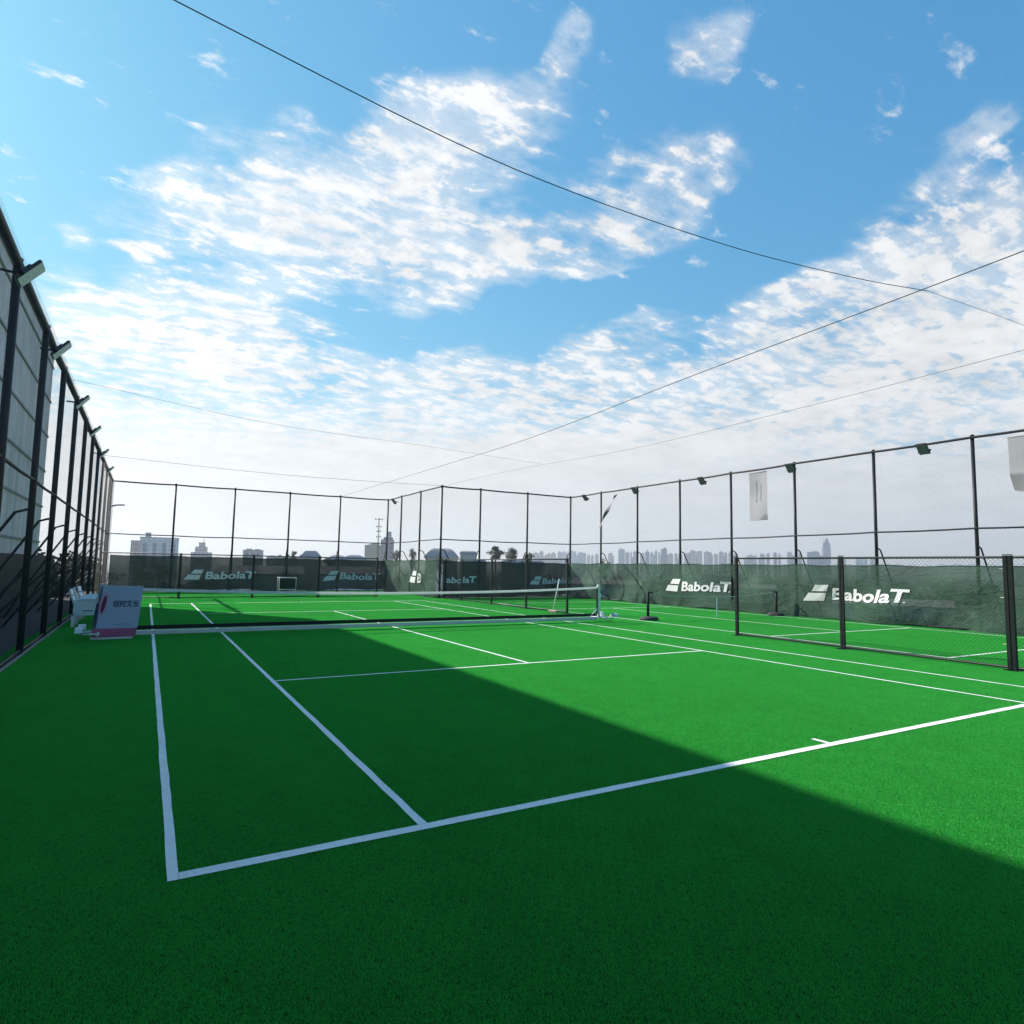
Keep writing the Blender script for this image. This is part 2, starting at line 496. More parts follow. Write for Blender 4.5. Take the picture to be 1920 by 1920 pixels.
# ------------------------------------------------------------------ mesh helpers
class MB:
    """collects simple solids into one mesh"""
    def __init__(self):
        self.v, self.f, self.s = [], [], []

    def quad(self, *pts):
        i = len(self.v)
        self.v += [tuple(p) for p in pts]
        self.f.append(tuple(range(i, i + len(pts))))
        return self

    def obox(self, c, ax, ay, az):
        """box from centre and three half vectors"""
        c, ax, ay, az = Vector(c), Vector(ax), Vector(ay), Vector(az)
        i = len(self.v)
        for sz in (-1, 1):
            for sx, sy in ((-1, -1), (1, -1), (1, 1), (-1, 1)):
                self.v.append(tuple(c + ax * sx + ay * sy + az * sz))
        for q in ((0, 3, 2, 1), (4, 5, 6, 7), (0, 1, 5, 4), (1, 2, 6, 5), (2, 3, 7, 6), (3, 0, 4, 7)):
            self.f.append(tuple(i + k for k in q))
        return self

    def box(self, x0, x1, y0, y1, z0, z1):
        return self.obox(((x0 + x1) / 2, (y0 + y1) / 2, (z0 + z1) / 2), ((x1 - x0) / 2, 0, 0), (0, (y1 - y0) / 2, 0), (0, 0, (z1 - z0) / 2))

    def tube(self, pts, r, n=8, cap=True):
        """round tube along a polyline; r is one radius or one per point"""
        pts = [Vector(p) for p in pts]
        rs = r if isinstance(r, (list, tuple)) else [r] * len(pts)
        i0 = len(self.v)
        prev = None
        for k, p in enumerate(pts):
            a = pts[min(k + 1, len(pts) - 1)] - pts[max(k - 1, 0)]
            a.normalize()
            if prev is None:
                h = Vector((0, 0, 1)) if abs(a.z) < 0.9 else Vector((1, 0, 0))
                x = a.cross(h).normalized()
            else:
                x = (prev - a * prev.dot(a)).normalized()
            prev = x
            y = a.cross(x)
            for j in range(n):
                t = 2 * PI * j / n
                self.v.append(tuple(p + (x * math.cos(t) + y * math.sin(t)) * rs[k]))
        for k in range(len(pts) - 1):
            for j in range(n):
                a, b = i0 + k * n + j, i0 + k * n + (j + 1) % n
                self.s.append(len(self.f)) if n > 4 else None
                self.f.append((a, b, b + n, a + n))
        if cap:
            self.f.append(tuple(i0 + j for j in reversed(range(n))))
            self.f.append(tuple(i0 + (len(pts) - 1) * n + j for j in range(n)))
        return self

    def lathe(self, c, axis, prof, n=20):
        """profile of (distance along axis, radius)"""
        c, axis = Vector(c), Vector(axis).normalized()
        self.tube([c + axis * d for d, _ in prof], [q for _, q in prof], n)
        return self

    def prism(self, poly, off):
        """closed outline pushed along off"""
        off = Vector(off)
        i, n = len(self.v), len(poly)
        self.v += [tuple(p) for p in poly] + [tuple(Vector(p) + off) for p in poly]
        self.f.append(tuple(i + k for k in reversed(range(n))))
        self.f.append(tuple(i + n + k for k in range(n)))
        for k in range(n):
            a, b = i + k, i + (k + 1) % n
            self.f.append((a, b, b + n, a + n))
        return self

    def build(self, name, m, parent=None, loc=None, bevel=0.0):
        me = bpy.data.meshes.new(name)
        me.from_pydata(self.v, [], self.f)
        for k in self.s:
            me.polygons[k].use_smooth = True
        me.update()
        if bevel:
            bm = bmesh.new()
            bm.from_mesh(me)
            bmesh.ops.remove_doubles(bm, verts=bm.verts, dist=1e-5)
            es = [e for e in bm.edges if len(e.link_faces) == 2 and e.calc_face_angle() > 0.6]
            bmesh.ops.bevel(bm, geom=es, offset=bevel, segments=2, affect='EDGES')
            bmesh.ops.recalc_face_normals(bm, faces=bm.faces)
            bm.to_mesh(me)
            bm.free()
        me.materials.append(m)
        o = bpy.data.objects.new(name, me)
        COL.objects.link(o)
        if parent:
            o.parent = parent
        if loc:
            o.location = loc
        return o


def tag(o, label=None, cat=None, group=None, kind=None):
    for k, v in (('label', label), ('category', cat), ('group', group), ('kind', kind)):
        if v:
            o[k] = v
    return o


def thing(name, label, cat, loc=(0, 0, 0), rz=0.0, group=None):
    o = bpy.data.objects.new(name, None)
    COL.objects.link(o)
    o.empty_display_size = 0.2
    o.location = loc
    o.rotation_euler = (0, 0, rz)
    return tag(o, label, cat, group)


def structure(mb, name, m):
    return tag(mb.build(name, m), kind='structure')


def copy_tree(o, parent=None):
    c = o.copy()
    COL.objects.link(c)
    if parent:
        c.parent = parent
    for ch in list(o.children):
        copy_tree(ch, c)
    return c


# ------------------------------------------------------------------ layout of the courts (metres)
XL, XR, XJ = -1.95, 20.60, 12.62        # left fence, right fence, jog
YF, YG, YN = 34.0, 25.7, -9.0           # far fence, far fence of the small court, nearest end
FH, MID = 5.70, 2.96                    # fence height, middle rail
GZ = -22.0                              # street level below the roof

# ------------------------------------------------------------------ ground and roof
gm = MB()
gm.quad((-4500, -4500, GZ), (4500, -4500, GZ), (4500, 4500, GZ), (-4500, 4500, GZ))
structure(gm, 'ground', M['ground'])
rb = MB()
rb.box(XL - 1.6, XR + 1.6, YN - 6, YG + 1.6, GZ + 0.01, -0.012)
rb.box(XL - 1.6, XJ + 1.6, YG + 1.6, YF + 1.6, GZ + 0.012, -0.012)
tag(rb.build('roof_building', M['roof_slab']), 'low roof slab of the building that carries the green courts', 'building')
tf = MB()
tf.quad((XL - 0.25, YN - 5, 0), (XR + 0.25, YN - 5, 0), (XR + 0.25, YG, 0), (XL - 0.25, YG, 0))
tf.quad((XL - 0.25, YG, 0), (XJ + 0.3, YG, 0), (XJ + 0.3, YF + 0.25, 0), (XL - 0.25, YF + 0.25, 0))
turf = structure(tf, 'turf_ground', M['turf'])


def turf_pile():
    """short pile standing on the turf sheet: one half-metre tuft mat set out on a grid"""
    S = 0.25
    rnd = random.Random(41)
    b = MB()
    for _ in range(5200):
        x, y = rnd.uniform(-S / 2, S / 2), rnd.uniform(-S / 2, S / 2)
        a = rnd.uniform(0, 2 * PI)
        h = rnd.uniform(0.0045, 0.0085)
        w = rnd.uniform(0.0006, 0.0012)
        t = rnd.uniform(0.1, 1.0) * h
        b2 = rnd.uniform(0, 2 * PI)
        dx_, dy_ = math.cos(a) * w, math.sin(a) * w
        ex, ey = math.cos(b2) * t, math.sin(b2) * t
        b.quad((x - dx_, y - dy_, 0.0), (x + dx_, y + dy_, 0.0), (x + dx_ * 0.7 + ex, y + dy_ * 0.7 + ey, h), (x - dx_ * 0.7 + ex, y - dy_ * 0.7 + ey, h))
    me = bpy.data.meshes.new('turf_pile')
    me.from_pydata(b.v, [], b.f)
    me.materials.append(M['fibre'])
    src = bpy.data.objects.new('turf_pile', me)      # not linked: only the tuft that the turf sheet repeats
    ng = bpy.data.node_groups.new('turf_pile', 'GeometryNodeTree')
    ng.interface.new_socket('Geometry', in_out='INPUT', socket_type='NodeSocketGeometry')
    ng.interface.new_socket('Geometry', in_out='OUTPUT', socket_type='NodeSocketGeometry')
    q = G(ng)
    gi, go = q.n('NodeGroupInput'), q.n('NodeGroupOutput')
    join = q.n('GeometryNodeJoinGeometry')
    q.put(join.inputs[0], gi.outputs[0])
    oi = q.n('GeometryNodeObjectInfo')
    oi.inputs['Object'].default_value = src
    for (x0, x1, y0, y1) in ((XL - 0.2, XR + 0.2, YN - 5, YG), (XL - 0.2, XJ + 0.25, YG, YF + 0.2)):
        nx, ny = int(math.ceil((x1 - x0) / S)), int(math.ceil((y1 - y0) / S))
        gr = q.n('GeometryNodeMeshGrid')
        gr.inputs['Size X'].default_value = (nx - 1) * S
        gr.inputs['Size Y'].default_value = (ny - 1) * S
        gr.inputs['Vertices X'].default_value = nx
        gr.inputs['Vertices Y'].default_value = ny
        tr = q.n('GeometryNodeTransform')
        q.put(tr.inputs['Geometry'], gr.outputs[0])
        tr.inputs['Translation'].default_value = ((x0 + x1) / 2, (y0 + y1) / 2, 0)
        ip = q.n('GeometryNodeInstanceOnPoints')
        q.put(ip.inputs['Points'], tr.outputs[0])
        q.put(ip.inputs['Instance'], oi.outputs['Geometry'])
        rv = q.n('FunctionNodeRandomValue', data_type='INT')
        rv.inputs['Min'].default_value = 0
        rv.inputs['Max'].default_value = 3
        mu = q.m('MULTIPLY', rv.outputs[2], PI / 2)
        cx = q.n('ShaderNodeCombineXYZ')
        q.put(cx.inputs[2], mu)
        q.put(ip.inputs['Rotation'], cx.outputs[0])
        q.put(join.inputs[0], ip.outputs[0])
    q.put(go.inputs[0], join.outputs[0])
    md = turf.modifiers.new('turf_pile', 'NODES')
    md.node_group = ng


turf_pile()


def line(mb, x0, y0, x1, y1, w, z=0.008):
    """painted line between two points, slightly ragged at the edges"""
    a, b = Vector((x0, y0)), Vector((x1, y1))
    d = (b - a)
    L = d.length
    d.normalize()
    nrm = Vector((-d.y, d.x))
    n = max(2, int(L / 0.22))
    i = len(mb.v)
    for k in range(n + 1):
        p = a + d * (L * k / n)
        e0 = w / 2 + random.uniform(-1, 1) * 0.003
        e1 = w / 2 + random.uniform(-1, 1) * 0.003
        q, s = p + nrm * e0, p - nrm * e1
        mb.v += [(q.x, q.y, z), (s.x, s.y, z)]
    for k in range(n):
        j = i + 2 * k
        mb.f.append((j, j + 1, j + 3, j + 2))


def court_lines():
    w = 0.055
    c = MB()
    DW, SW, L, SV = 10.973, 1.372, 23.77, 5.485
    # sidelines run from baseline to baseline; cross lines butt against them
    line(c, w / 2, 0, w / 2, L, w)
    line(c, DW - w / 2, 0, DW - w / 2, L, w)
    line(c, w, 0.04, DW - w, 0.04, 0.08)
    line(c, w, L - 0.04, DW - w, L - 0.04, 0.08)
    for x in (SW + w / 2, DW - SW - w / 2):
        line(c, x, 0.08, x, L - 0.08, w)
    line(c, SW + w, SV, DW - SW - w, SV, w)
    line(c, SW + w, L - SV, DW - SW - w, L - SV, w)
    line(c, DW / 2, SV + w / 2, DW / 2, L - SV - w / 2, w)
    line(c, DW / 2, 0.08, DW / 2, 0.24, w)
    line(c, DW / 2, L - 0.24, DW / 2, L - 0.08, w)
    structure(c, 'tennis_court_lines', M['line'])
    s = MB()
    x0, x1, y0, y1 = 13.40, 19.75, 2.78, 21.05
    line(s, x0, y0, x0, y1, w)
    line(s, x1, y0, x1, y1, w)
    for y in (y0 + w / 2, y1 - w / 2):
        line(s, x0 + w / 2, y, x1 - w / 2, y, w)
    line(s, x0 + w / 2, 6.87, x1 - w / 2, 6.87, w)
    line(s, x0 + w / 2, 16.95, x1 - w / 2, 16.95, w)
    line(s, (x0 + x1) / 2, 6.87 + w / 2, (x0 + x1) / 2, 16.95 - w / 2, w)
    structure(s, 'small_court_lines', M['line'])


court_lines()
kb = MB()
kb.tube([(XL + 0.06, YN + k * 1.0, 0.022 + 0.004 * math.sin(k * 1.3)) for k in range(44)], 0.024, 8)
structure(kb, 'kerb', M['kerb'])


# ------------------------------------------------------------------ fences
def chain_link(mb, o, u, L, z0, z1, step, r):
    """diagonal wires of a chain-link panel, as thin triangular rods"""
    o, u = Vector(o), Vector(u).normalized()
    nrm = Vector((-u.y, u.x, 0))
    H = z1 - z0
    c = -H
    while c < L:
        for s in (1, -1):
            a0, a1 = max(0.0, c), min(L, c + H)
            if a1 - a0 < 0.02:
                continue
            za, zb = (z0 + a0 - c, z0 + a1 - c) if s > 0 else (z1 - (a0 - c), z1 - (a1 - c))
            p, q = o + u * a0, o + u * a1
            p.z, q.z = za, zb
            off = nrm * (r * s * 1.1)
            d = (q - p).normalized()
            x = nrm
            y = d.cross(x)
            i = len(mb.v)
            for e in (p, q):
                for t in (0, 2.0944, 4.18879):
                    mb.v.append(tuple(e + off + (x * math.cos(t) + y * math.sin(t)) * r))
            mb.f += [(i, i + 1, i + 4, i + 3), (i + 1, i + 2, i + 5, i + 4), (i + 2, i, i + 3, i + 5)]
        c += step


def tall_fence(label, a, b, posts, out, wire, wr, step=0.085, pr=0.05, end_posts=True, rail=0.038, rail_in=0.07):
    """a, b: ends on the ground; posts: distances from a; out: outward direction of the braces"""
    a, b, out = Vector((a[0], a[1], 0)), Vector((b[0], b[1], 0)), Vector((out[0], out[1], 0))
    u = (b - a)
    L = u.length
    u.normalize()
    root = thing('tall_fence', label, 'fence', tuple(a))
    po = MB()
    po.obox((0, 0, 0.006), (0.10, 0, 0), (0, 0.10, 0), (0, 0, 0.006))
    po.tube([(0, 0, 0.012), (0, 0, FH - 0.02)], pr, 12)
    po.lathe((0, 0, FH - 0.02), (0, 0, 1), [(0, pr + 0.008), (0.03, pr + 0.006), (0.055, 0.012)], 12)
    br = MB()
    for (zt, zb, d) in ((2.45, 0.75, 1.15),):
        br.tube([out * pr + Vector((0, 0, zt)), out * 0.22 + Vector((0, 0, zt - 0.06)), out * d + Vector((0, 0, zb)), out * (d + 0.35) + Vector((0, 0, -0.01))], 0.024, 8)
    br2 = MB()
    br2.tube([out * pr + Vector((0, 0, 1.35)), out * 0.8 + Vector((0, 0, 0.45)), out * 1.1 + Vector((0, 0, -0.01))], 0.024, 8)
    p0 = b0 = c0 = None
    for k, s in enumerate(posts):
        p = u * s
        if p0 is None:
            p0 = po.build('post', M['dark_metal'], root)
            b0 = br.build('brace', M['dark_metal'], root)
            c0 = br2.build('brace', M['dark_metal'], root)
            os_ = (p0, b0, c0)
        else:
            os_ = []
            for q in (p0, b0, c0):
                d = q.copy()
                COL.objects.link(d)
                d.parent = root
                os_.append(d)
        for q in os_:
            q.location = p
    m = MB()
    # rails bow a little between posts, as in any site-built fence
    xs = sorted(set([0.0, L] + list(posts)))
    for nm, z, r in (('top_rail', FH - 0.06, rail), ('middle_rail', MID, 0.026), ('bottom_rail', 0.07, 0.026)):
        t = MB()
        pts = []
        for k in range(len(xs) - 1):
            for f in (0, 0.25, 0.5, 0.75):
                s = xs[k] + (xs[k + 1] - xs[k]) * f
                sag = -0.016 * math.sin(PI * f) * (1 + 0.5 * math.sin(k * 2.1))
                pts.append(u * s + Vector((0, 0, z + sag + 0.008 * math.sin(k * 1.7 + z))) - out * rail_in)
        pts.append(u * L + Vector((0, 0, z)) - out * rail_in)
        t.tube(pts, r, 8)
        t.build(nm, M['dark_metal'], root)
    chain_link(m, -out * 0.115, u, L, 0.08, FH - 0.07, step, wr)
    m.build('chain_link', wire, root)
    return root


lp = [y - YN for y in (-7.1, -4.3, -1.5, 1.3, 4.1, 6.9, 9.75, 12.5, 15.3, 18.1, 20.9, 23.7, 26.5, 29.3, 32.1, 33.9)]
tall_fence('tall chain-link fence along the shaded left side below the grey building', (XL, YN), (XL, YF), lp, (-1, 0), M['wire_left'], 0.0008, 0.085, 0.052, rail=0.066, rail_in=0.0)
tall_fence('tall mesh fence across the far end behind the two logo screens', (XL, YF), (XJ, YF), [2.88, 5.78, 8.7, 11.6, 14.57], (0, 1), M['wire'], 0.0009, 0.10)
tall_fence('short tall mesh fence running back from the far corner, one floodlight on it', (XJ, YF), (XJ, YG), [2.4, 5.4, 8.3], (1, 0), M['wire'], 0.0009, 0.10)
tall_fence('tall mesh fence closing the far end of the small court', (XJ, YG), (XR, YG), [2.2, 5.1, 7.98], (0, 1), M['wire'], 0.0009, 0.10)
tall_fence('tall mesh fence on the sunlit right side with hanging banners', (XR, YG), (XR, YN), [YG - y for y in (22.9, 20.02, 17.15, 14.25, 11.28, 8.3, 5.38, 2.48, -0.4, -3.3, -6.2)], (1, 0), M['wire'], 0.0009, 0.10)


def low_fence(label, a, b, posts, doubles=(), group='low divider fences'):
    """framed mesh panels 1.95 m high; posts: distances from a"""
    a, b = Vector((a[0], a[1], 0)), Vector((b[0], b[1], 0))
    u = b - a
    L = u.length
    u.normalize()
    nrm = Vector((-u.y, u.x, 0))
    root = thing('low_fence', label, 'fence', tuple(a), 0, group)
    H = 1.96
    for s in posts:
        big = s > 5.5 and len(posts) == 6
        gap = 0.037 if big else 0.027
        hw = 0.032 if big else (0.024 if s in doubles else 0.034)
        for k in ((-gap, gap) if s in doubles else (0.0,)):
            p = u * (s + k)
            m = MB()
            m.obox(p + Vector((0, 0, 0.008)), u * 0.06, nrm * 0.13, Vector((0, 0, 0.008)))
            m.obox(p + Vector((0, 0, H / 2 + 0.008)), u * hw, nrm * hw, Vector((0, 0, H / 2 - 0.008)))
            m.obox(p + Vector((0, 0, H + 0.014)), u * (hw + 0.004), nrm * (hw + 0.004), Vector((0, 0, 0.006)))
            m.build('post', M['fence_green'], root, bevel=0.004)
            if big and s in doubles and k > 0:
                for z in (1.72, 1.22, 0.42):
                    t = MB()
                    t.tube([p + nrm * 0.05 + u * (-0.19) + Vector((0, 0, z + 0.012)), p + nrm * 0.055 + Vector((0, 0, z)), p + nrm * 0.045 + u * 0.05 + Vector((0, 0, z - 0.008))], 0.006, 5)
                    t.build('lashing', M['rope'], root)
    for nm, z in (('top_rail', H - 0.03), ('bottom_rail', 0.05)):
        t = MB()
        t.tube([u * 0.0 + Vector((0, 0, z)), u * L + Vector((0, 0, z))], 0.022, 8)
        t.build(nm, M['fence_green'], root)
    m = MB()
    chain_link(m, nrm * 0.03, u, L, 0.06, H - 0.03, 0.075, 0.0016 if len(posts) == 6 else 0.001)
    m.build('chain_link', M['fence_green'], root)
    return root


low_fence('low dark divider fence at right, nearest one, with a double post tied by pale string', (12.72, 7.30), (12.72, -8.9), [0.0, 2.78, 5.82, 8.8, 11.8, 14.8], (2.78, 5.82))
low_fence('low dark divider fence beyond the net, running back to the far corner', (12.82, 14.85), (12.82, 25.5), [0.0, 2.8, 5.7, 8.7, 10.6], (2.8,))
low_fence('low dark fence standing across the far end of the tennis court', (-1.85, 27.6), (9.98, 27.6), [0.0, 2.95, 5.95, 8.93, 11.83], (2.95, 5.95, 8.93))


# ------------------------------------------------------------------ wind-screens with lettering
def text_mesh(body, size, shear=0.0, offset=0.0, width=1.0):
    """lettering as a flat mesh; returns (verts, faces, width)"""
    cu = bpy.data.curves.new('lettering', 'FONT')
    cu.body = body
    cu.size = size
    cu.shear = shear
    cu.offset = offset
    cu.resolution_u = 3
    cu.space_character = width
    o = bpy.data.objects.new('lettering', cu)
    COL.objects.link(o)
    dg = bpy.context.evaluated_depsgraph_get()
    me = bpy.data.meshes.new_from_object(o.evaluated_get(dg))
    vs = [tuple(v.co) for v in me.vertices]
    fs = [tuple(p.vertices) for p in me.polygons]
    bpy.data.objects.remove(o)
    bpy.data.curves.remove(cu)
    bpy.data.meshes.remove(me)
    return vs, fs


def logo_shape():
    """wordmark with the two-bar emblem; x to the right, y up, about 3.5 wide"""
    parts = []
    sk = 0.55
    def bar(x, y, w, h, top_in):
        return [(x, y), (x + w - 0.05, y), (x + w + h * 0.16, y + h), (x + h * sk * 1.35 + top_in, y + h)]
    parts.append(('emblem', [bar(0.0, 0.0, 0.78, 0.27, 0.0), bar(0.32, 0.33, 0.58, 0.22, 0.0)]))
    vs, fs = text_mesh('Babola', 0.56, 0.10, 0.016, 1.0)
    x1 = max(v[0] for v in vs)
    tv = []
    sx = 1.36
    vv = [(0.98 + v[0] * sx, 0.05 + v[1] * 0.98, 0) for v in vs]
    xe = max(v[0] for v in vv)
    # tall closing T with a long left arm
    i = len(vv)
    tee = [(xe + 0.12, 0.05), (xe + 0.26, 0.05), (xe + 0.315, 0.385), (xe + 0.50, 0.385), (xe + 0.515, 0.475), (xe - 0.02, 0.475), (xe - 0.035, 0.385), (xe + 0.175, 0.385)]
    vv += [(p[0], p[1], 0) for p in tee]
    fs = fs + [tuple(range(i, i + len(tee)))]
    i = len(vv)
    vv += [(xe + 0.36, 0.05, 0), (xe + 0.42, 0.05, 0), (xe + 0.42, 0.085, 0), (xe + 0.36, 0.085, 0)]
    fs.append((i, i + 1, i + 2, i + 3))
    bw = max(v[0] for v in text_mesh('B', 0.56, 0.10, 0.016, 1.0)[0])
    return parts[0][1], vv, fs, xe + 0.515, 0.98 + bw * sx + 0.02


LOGO = logo_shape()


def screen(label, a, b, out, z0, z1, mat, logos=(), amp=0.035, seed=1, hang=0.0):
    """cloth hung on the inner face of a tall fence. logos: (distance from a, z, width)"""
    a, b, out = Vector((a[0], a[1], 0)), Vector((b[0], b[1], 0)), Vector((out[0], out[1], 0))
    u = b - a
    L = u.length
    u.normalize()
    rnd = random.Random(seed)
    waves = [(rnd.uniform(0.4, 1.3), rnd.uniform(0, 6.3), rnd.uniform(-1.6, 1.6), rnd.uniform(0.5, 1.0)) for _ in range(9)]
    folds = [(rnd.uniform(0, L), rnd.uniform(-0.9, 0.9), rnd.uniform(0.12, 0.3), rnd.uniform(0.3, 1.0)) for _ in range(int(L / 1.1))]

    def disp(s, z):
        t = (z1 - z) / (z1 - z0)
        d = 0.0
        for (f, ph, sl, w) in waves:
            d += w * math.sin(s * f * 2.0 + z * sl * 2 + ph)
        d *= amp * 0.28
        for (c, sl, wd, h) in folds:
            x = (s - c - sl * (z - 0.95)) / wd
            if abs(x) < 3:
                d += amp * 0.5 * h * math.exp(-x * x) * (0.3 + 0.7 * t) * (1.0 if t < 0.22 or t > 0.72 else 0.6)
        return d * (0.35 + 0.65 * min(1, t * 2)) + hang * t * t

    def edge_top(s):
        ph = (s % 2.9) / 2.9
        return -0.03 * math.sin(PI * ph) + 0.012 * math.sin(s * 3.7 + seed)

    def edge_bot(s):
        return 0.035 * math.sin(s * 0.9 + seed) + 0.03 * math.sin(s * 2.3 + seed * 2)

    def pos(s, z, o=0.0):
        f = (z - z0) / (z1 - z0)
        zz = z + edge_top(s) * f + edge_bot(s) * (1 - f)
        return u * s - out * (0.135 + disp(s, z) + o) + Vector((0, 0, zz))

    root = thing('windscreen', label, 'windscreen', tuple(a), 0, 'cloth windscreens hung on the fences')
    m = MB()
    nx, nz = max(8, int(L / 0.11)), 16
    for i in range(nx + 1):
        for k in range(nz + 1):
            m.v.append(tuple(pos(L * i / nx, z0 + (z1 - z0) * k / nz)))
    for i in range(nx):
        for k in range(nz):
            j = i * (nz + 1) + k
            m.s.append(len(m.f))
            m.f.append((j, j + nz + 1, j + nz + 2, j + 1))
    m.build('cloth', mat, root)
    hem = MB()
    for zz, r in ((z1 - 0.012, 0.012), (z0 + 0.02, 0.016)):
        hem.tube([pos(L * i / nx, zz, 0.004) for i in range(nx + 1)], r, 6)
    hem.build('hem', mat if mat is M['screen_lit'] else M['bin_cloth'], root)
    ty = MB()
    s, lace = 0.2, []
    while s < L - 0.2:
        lace.append(pos(s, z1 - 0.03, 0.012))
        lace.append(pos(s + 0.12, z1 + 0.045) + out * 0.03)
        s += 0.42
    ty.tube(lace, 0.004, 4)
    ty.build('lacing', M['cable'], root)
    for lg in logos:
        s0, zb, wd = lg[:3]
        part = lg[3] if len(lg) > 3 else 'all'
        bars, vv, fs, W0, xb = LOGO
        if part == 'head':
            fs = [f for f in fs if max(vv[i][0] for i in f) < xb]
        elif part == 'tail':
            fs = [f for f in fs if max(vv[i][0] for i in f) >= xb]
            bars = []
        k = wd / W0
        e = MB()
        for bar_ in bars:
            # cut into strips so that it follows the folds of the cloth
            (x0, y0), (x1, y1), (x2, y2), (x3, y3) = bar_
            n = 10
            for q in range(n):
                f0, f1 = q / n, (q + 1) / n
                P = [(x0 + (x1 - x0) * f0, y0), (x0 + (x1 - x0) * f1, y0), (x3 + (x2 - x3) * f1, y2), (x3 + (x2 - x3) * f0, y2)]
                e.quad(*[pos(s0 + px * k, zb + py * k, 0.022) for px, py in P])
        if bars:
            e.build('emblem', M['logo_white'], root)
        w = MB()
        w.v = [tuple(pos(s0 + p[0] * k, zb + p[1] * k, 0.024)) for p in vv]
        w.f = list(fs)
        w.build('lettering', M['logo_white'], root)
    return root


screen('dark windscreen with two pale logos across the far end of the tennis court', (XL + 0.15, YF), (XJ - 0.1, YF), (0, 1), 0.12, 1.90, M['screen_backlit'], [(3.35, 0.66, 3.55), (10.55, 0.66, 3.5)], 0.03, 3)
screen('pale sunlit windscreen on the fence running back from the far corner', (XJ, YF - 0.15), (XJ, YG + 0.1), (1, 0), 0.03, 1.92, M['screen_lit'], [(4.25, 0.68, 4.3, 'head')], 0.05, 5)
screen('dark windscreen with logos closing the far end of the small court', (XJ + 0.1, YG), (XR - 0.1, YG), (0, 1), 0.10, 1.90, M['screen_backlit'], [(-0.95, 0.74, 2.85, 'tail'), (5.1, 0.70, 2.9)], 0.03, 8)
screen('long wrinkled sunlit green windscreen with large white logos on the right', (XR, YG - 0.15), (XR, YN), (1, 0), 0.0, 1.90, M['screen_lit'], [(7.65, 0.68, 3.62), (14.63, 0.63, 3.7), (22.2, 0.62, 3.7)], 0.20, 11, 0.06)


# ------------------------------------------------------------------ floodlights
def floodlight(loc, rz, label, glass='lamp_glass'):
    root = thing('floodlight', label, 'floodlight', loc, rz, 'floodlights on the fence rails')
    U = Vector((0.37, 0, 0.44)).normalized()
    N = Vector((U.z, 0, -U.x))
    Y = Vector((0, 1, 0))
    c = Vector((0.23, 0, 0.26))
    h = MB()
    h.obox(c, U * 0.20, Y * 0.16, N * 0.022)
    h.build('housing', M['lamp_housing'], root, bevel=0.012)
    f = MB()
    for k in range(-4, 5):
        f.obox(c - N * 0.036 + Y * (k * 0.032) - U * 0.03, U * 0.10, Y * 0.004, N * 0.013)
    f.build('cooling_fins', M['lamp_housing'], root)
    gl = MB()
    gl.obox(c + N * 0.0235, U * 0.185, Y * 0.145, N * 0.003)
    gl.build('glass', M[glass], root)
    b = MB()
    for s in (-1, 1):
        b.obox(c + Y * (0.168 * s) - U * 0.10 - N * 0.02, U * 0.022, Y * 0.004, N * 0.05)
    b.obox(c - U * 0.10 - N * 0.074, U * 0.022, Y * 0.172, N * 0.005)
    b.tube([c - U * 0.10 - N * 0.078, (-0.08, 0, 0.24)], 0.018, 8)
    b.build('bracket', M['dark_metal'], root)
    return root


ordn = ['nearest', 'second nearest', 'third nearest', 'fourth nearest', 'fifth nearest', 'farthest']
for k, y in enumerate((6.45, 9.95, 14.25, 18.6, 23.1, 27.3)):
    floodlight((XL - 0.02, y, 5.10 + (0.08 if k in (3, 4) else 0.0)), 0, '%s pale floodlight on the rail of the shaded left fence' % ordn[k])
ordr = ['nearest', 'second nearest', 'third nearest', 'fourth nearest', 'farthest']
for k, y in enumerate((6.6, 11.24, 15.57, 19.9, 23.95)):
    floodlight((XR - 0.06, y, 5.20), PI, '%s grey floodlight under the top rail of the sunlit right fence' % ordr[k], 'lamp_glass_grey')
floodlight((XJ - 0.12, 32.0, 5.12), PI, 'small grey floodlight on the short fence by the far corner', 'lamp_glass_grey')

# ------------------------------------------------------------------ overhead cables
def cable(label, pts, r, name='overhead_cable'):
    # Catmull-Rom through the given points
    P = [Vector(p) for p in pts]
    P = [P[0] * 2 - P[1]] + P + [P[-1] * 2 - P[-2]]
    out = []
    for i in range(1, len(P) - 2):
        for k in range(8):
            t = k / 8
            a, b, c, d = P[i - 1], P[i], P[i + 1], P[i + 2]
            out.append(0.5 * ((2 * b) + (c - a) * t + (2 * a - 5 * b + 4 * c - d) * t * t + (3 * b - a - 3 * c + d) * t ** 3))
    out.append(P[-2])
    m = MB()
    m.tube(out, r, 6)
    return tag(m.build(name, M['cable']), label, 'cable', 'cables strung over the courts')


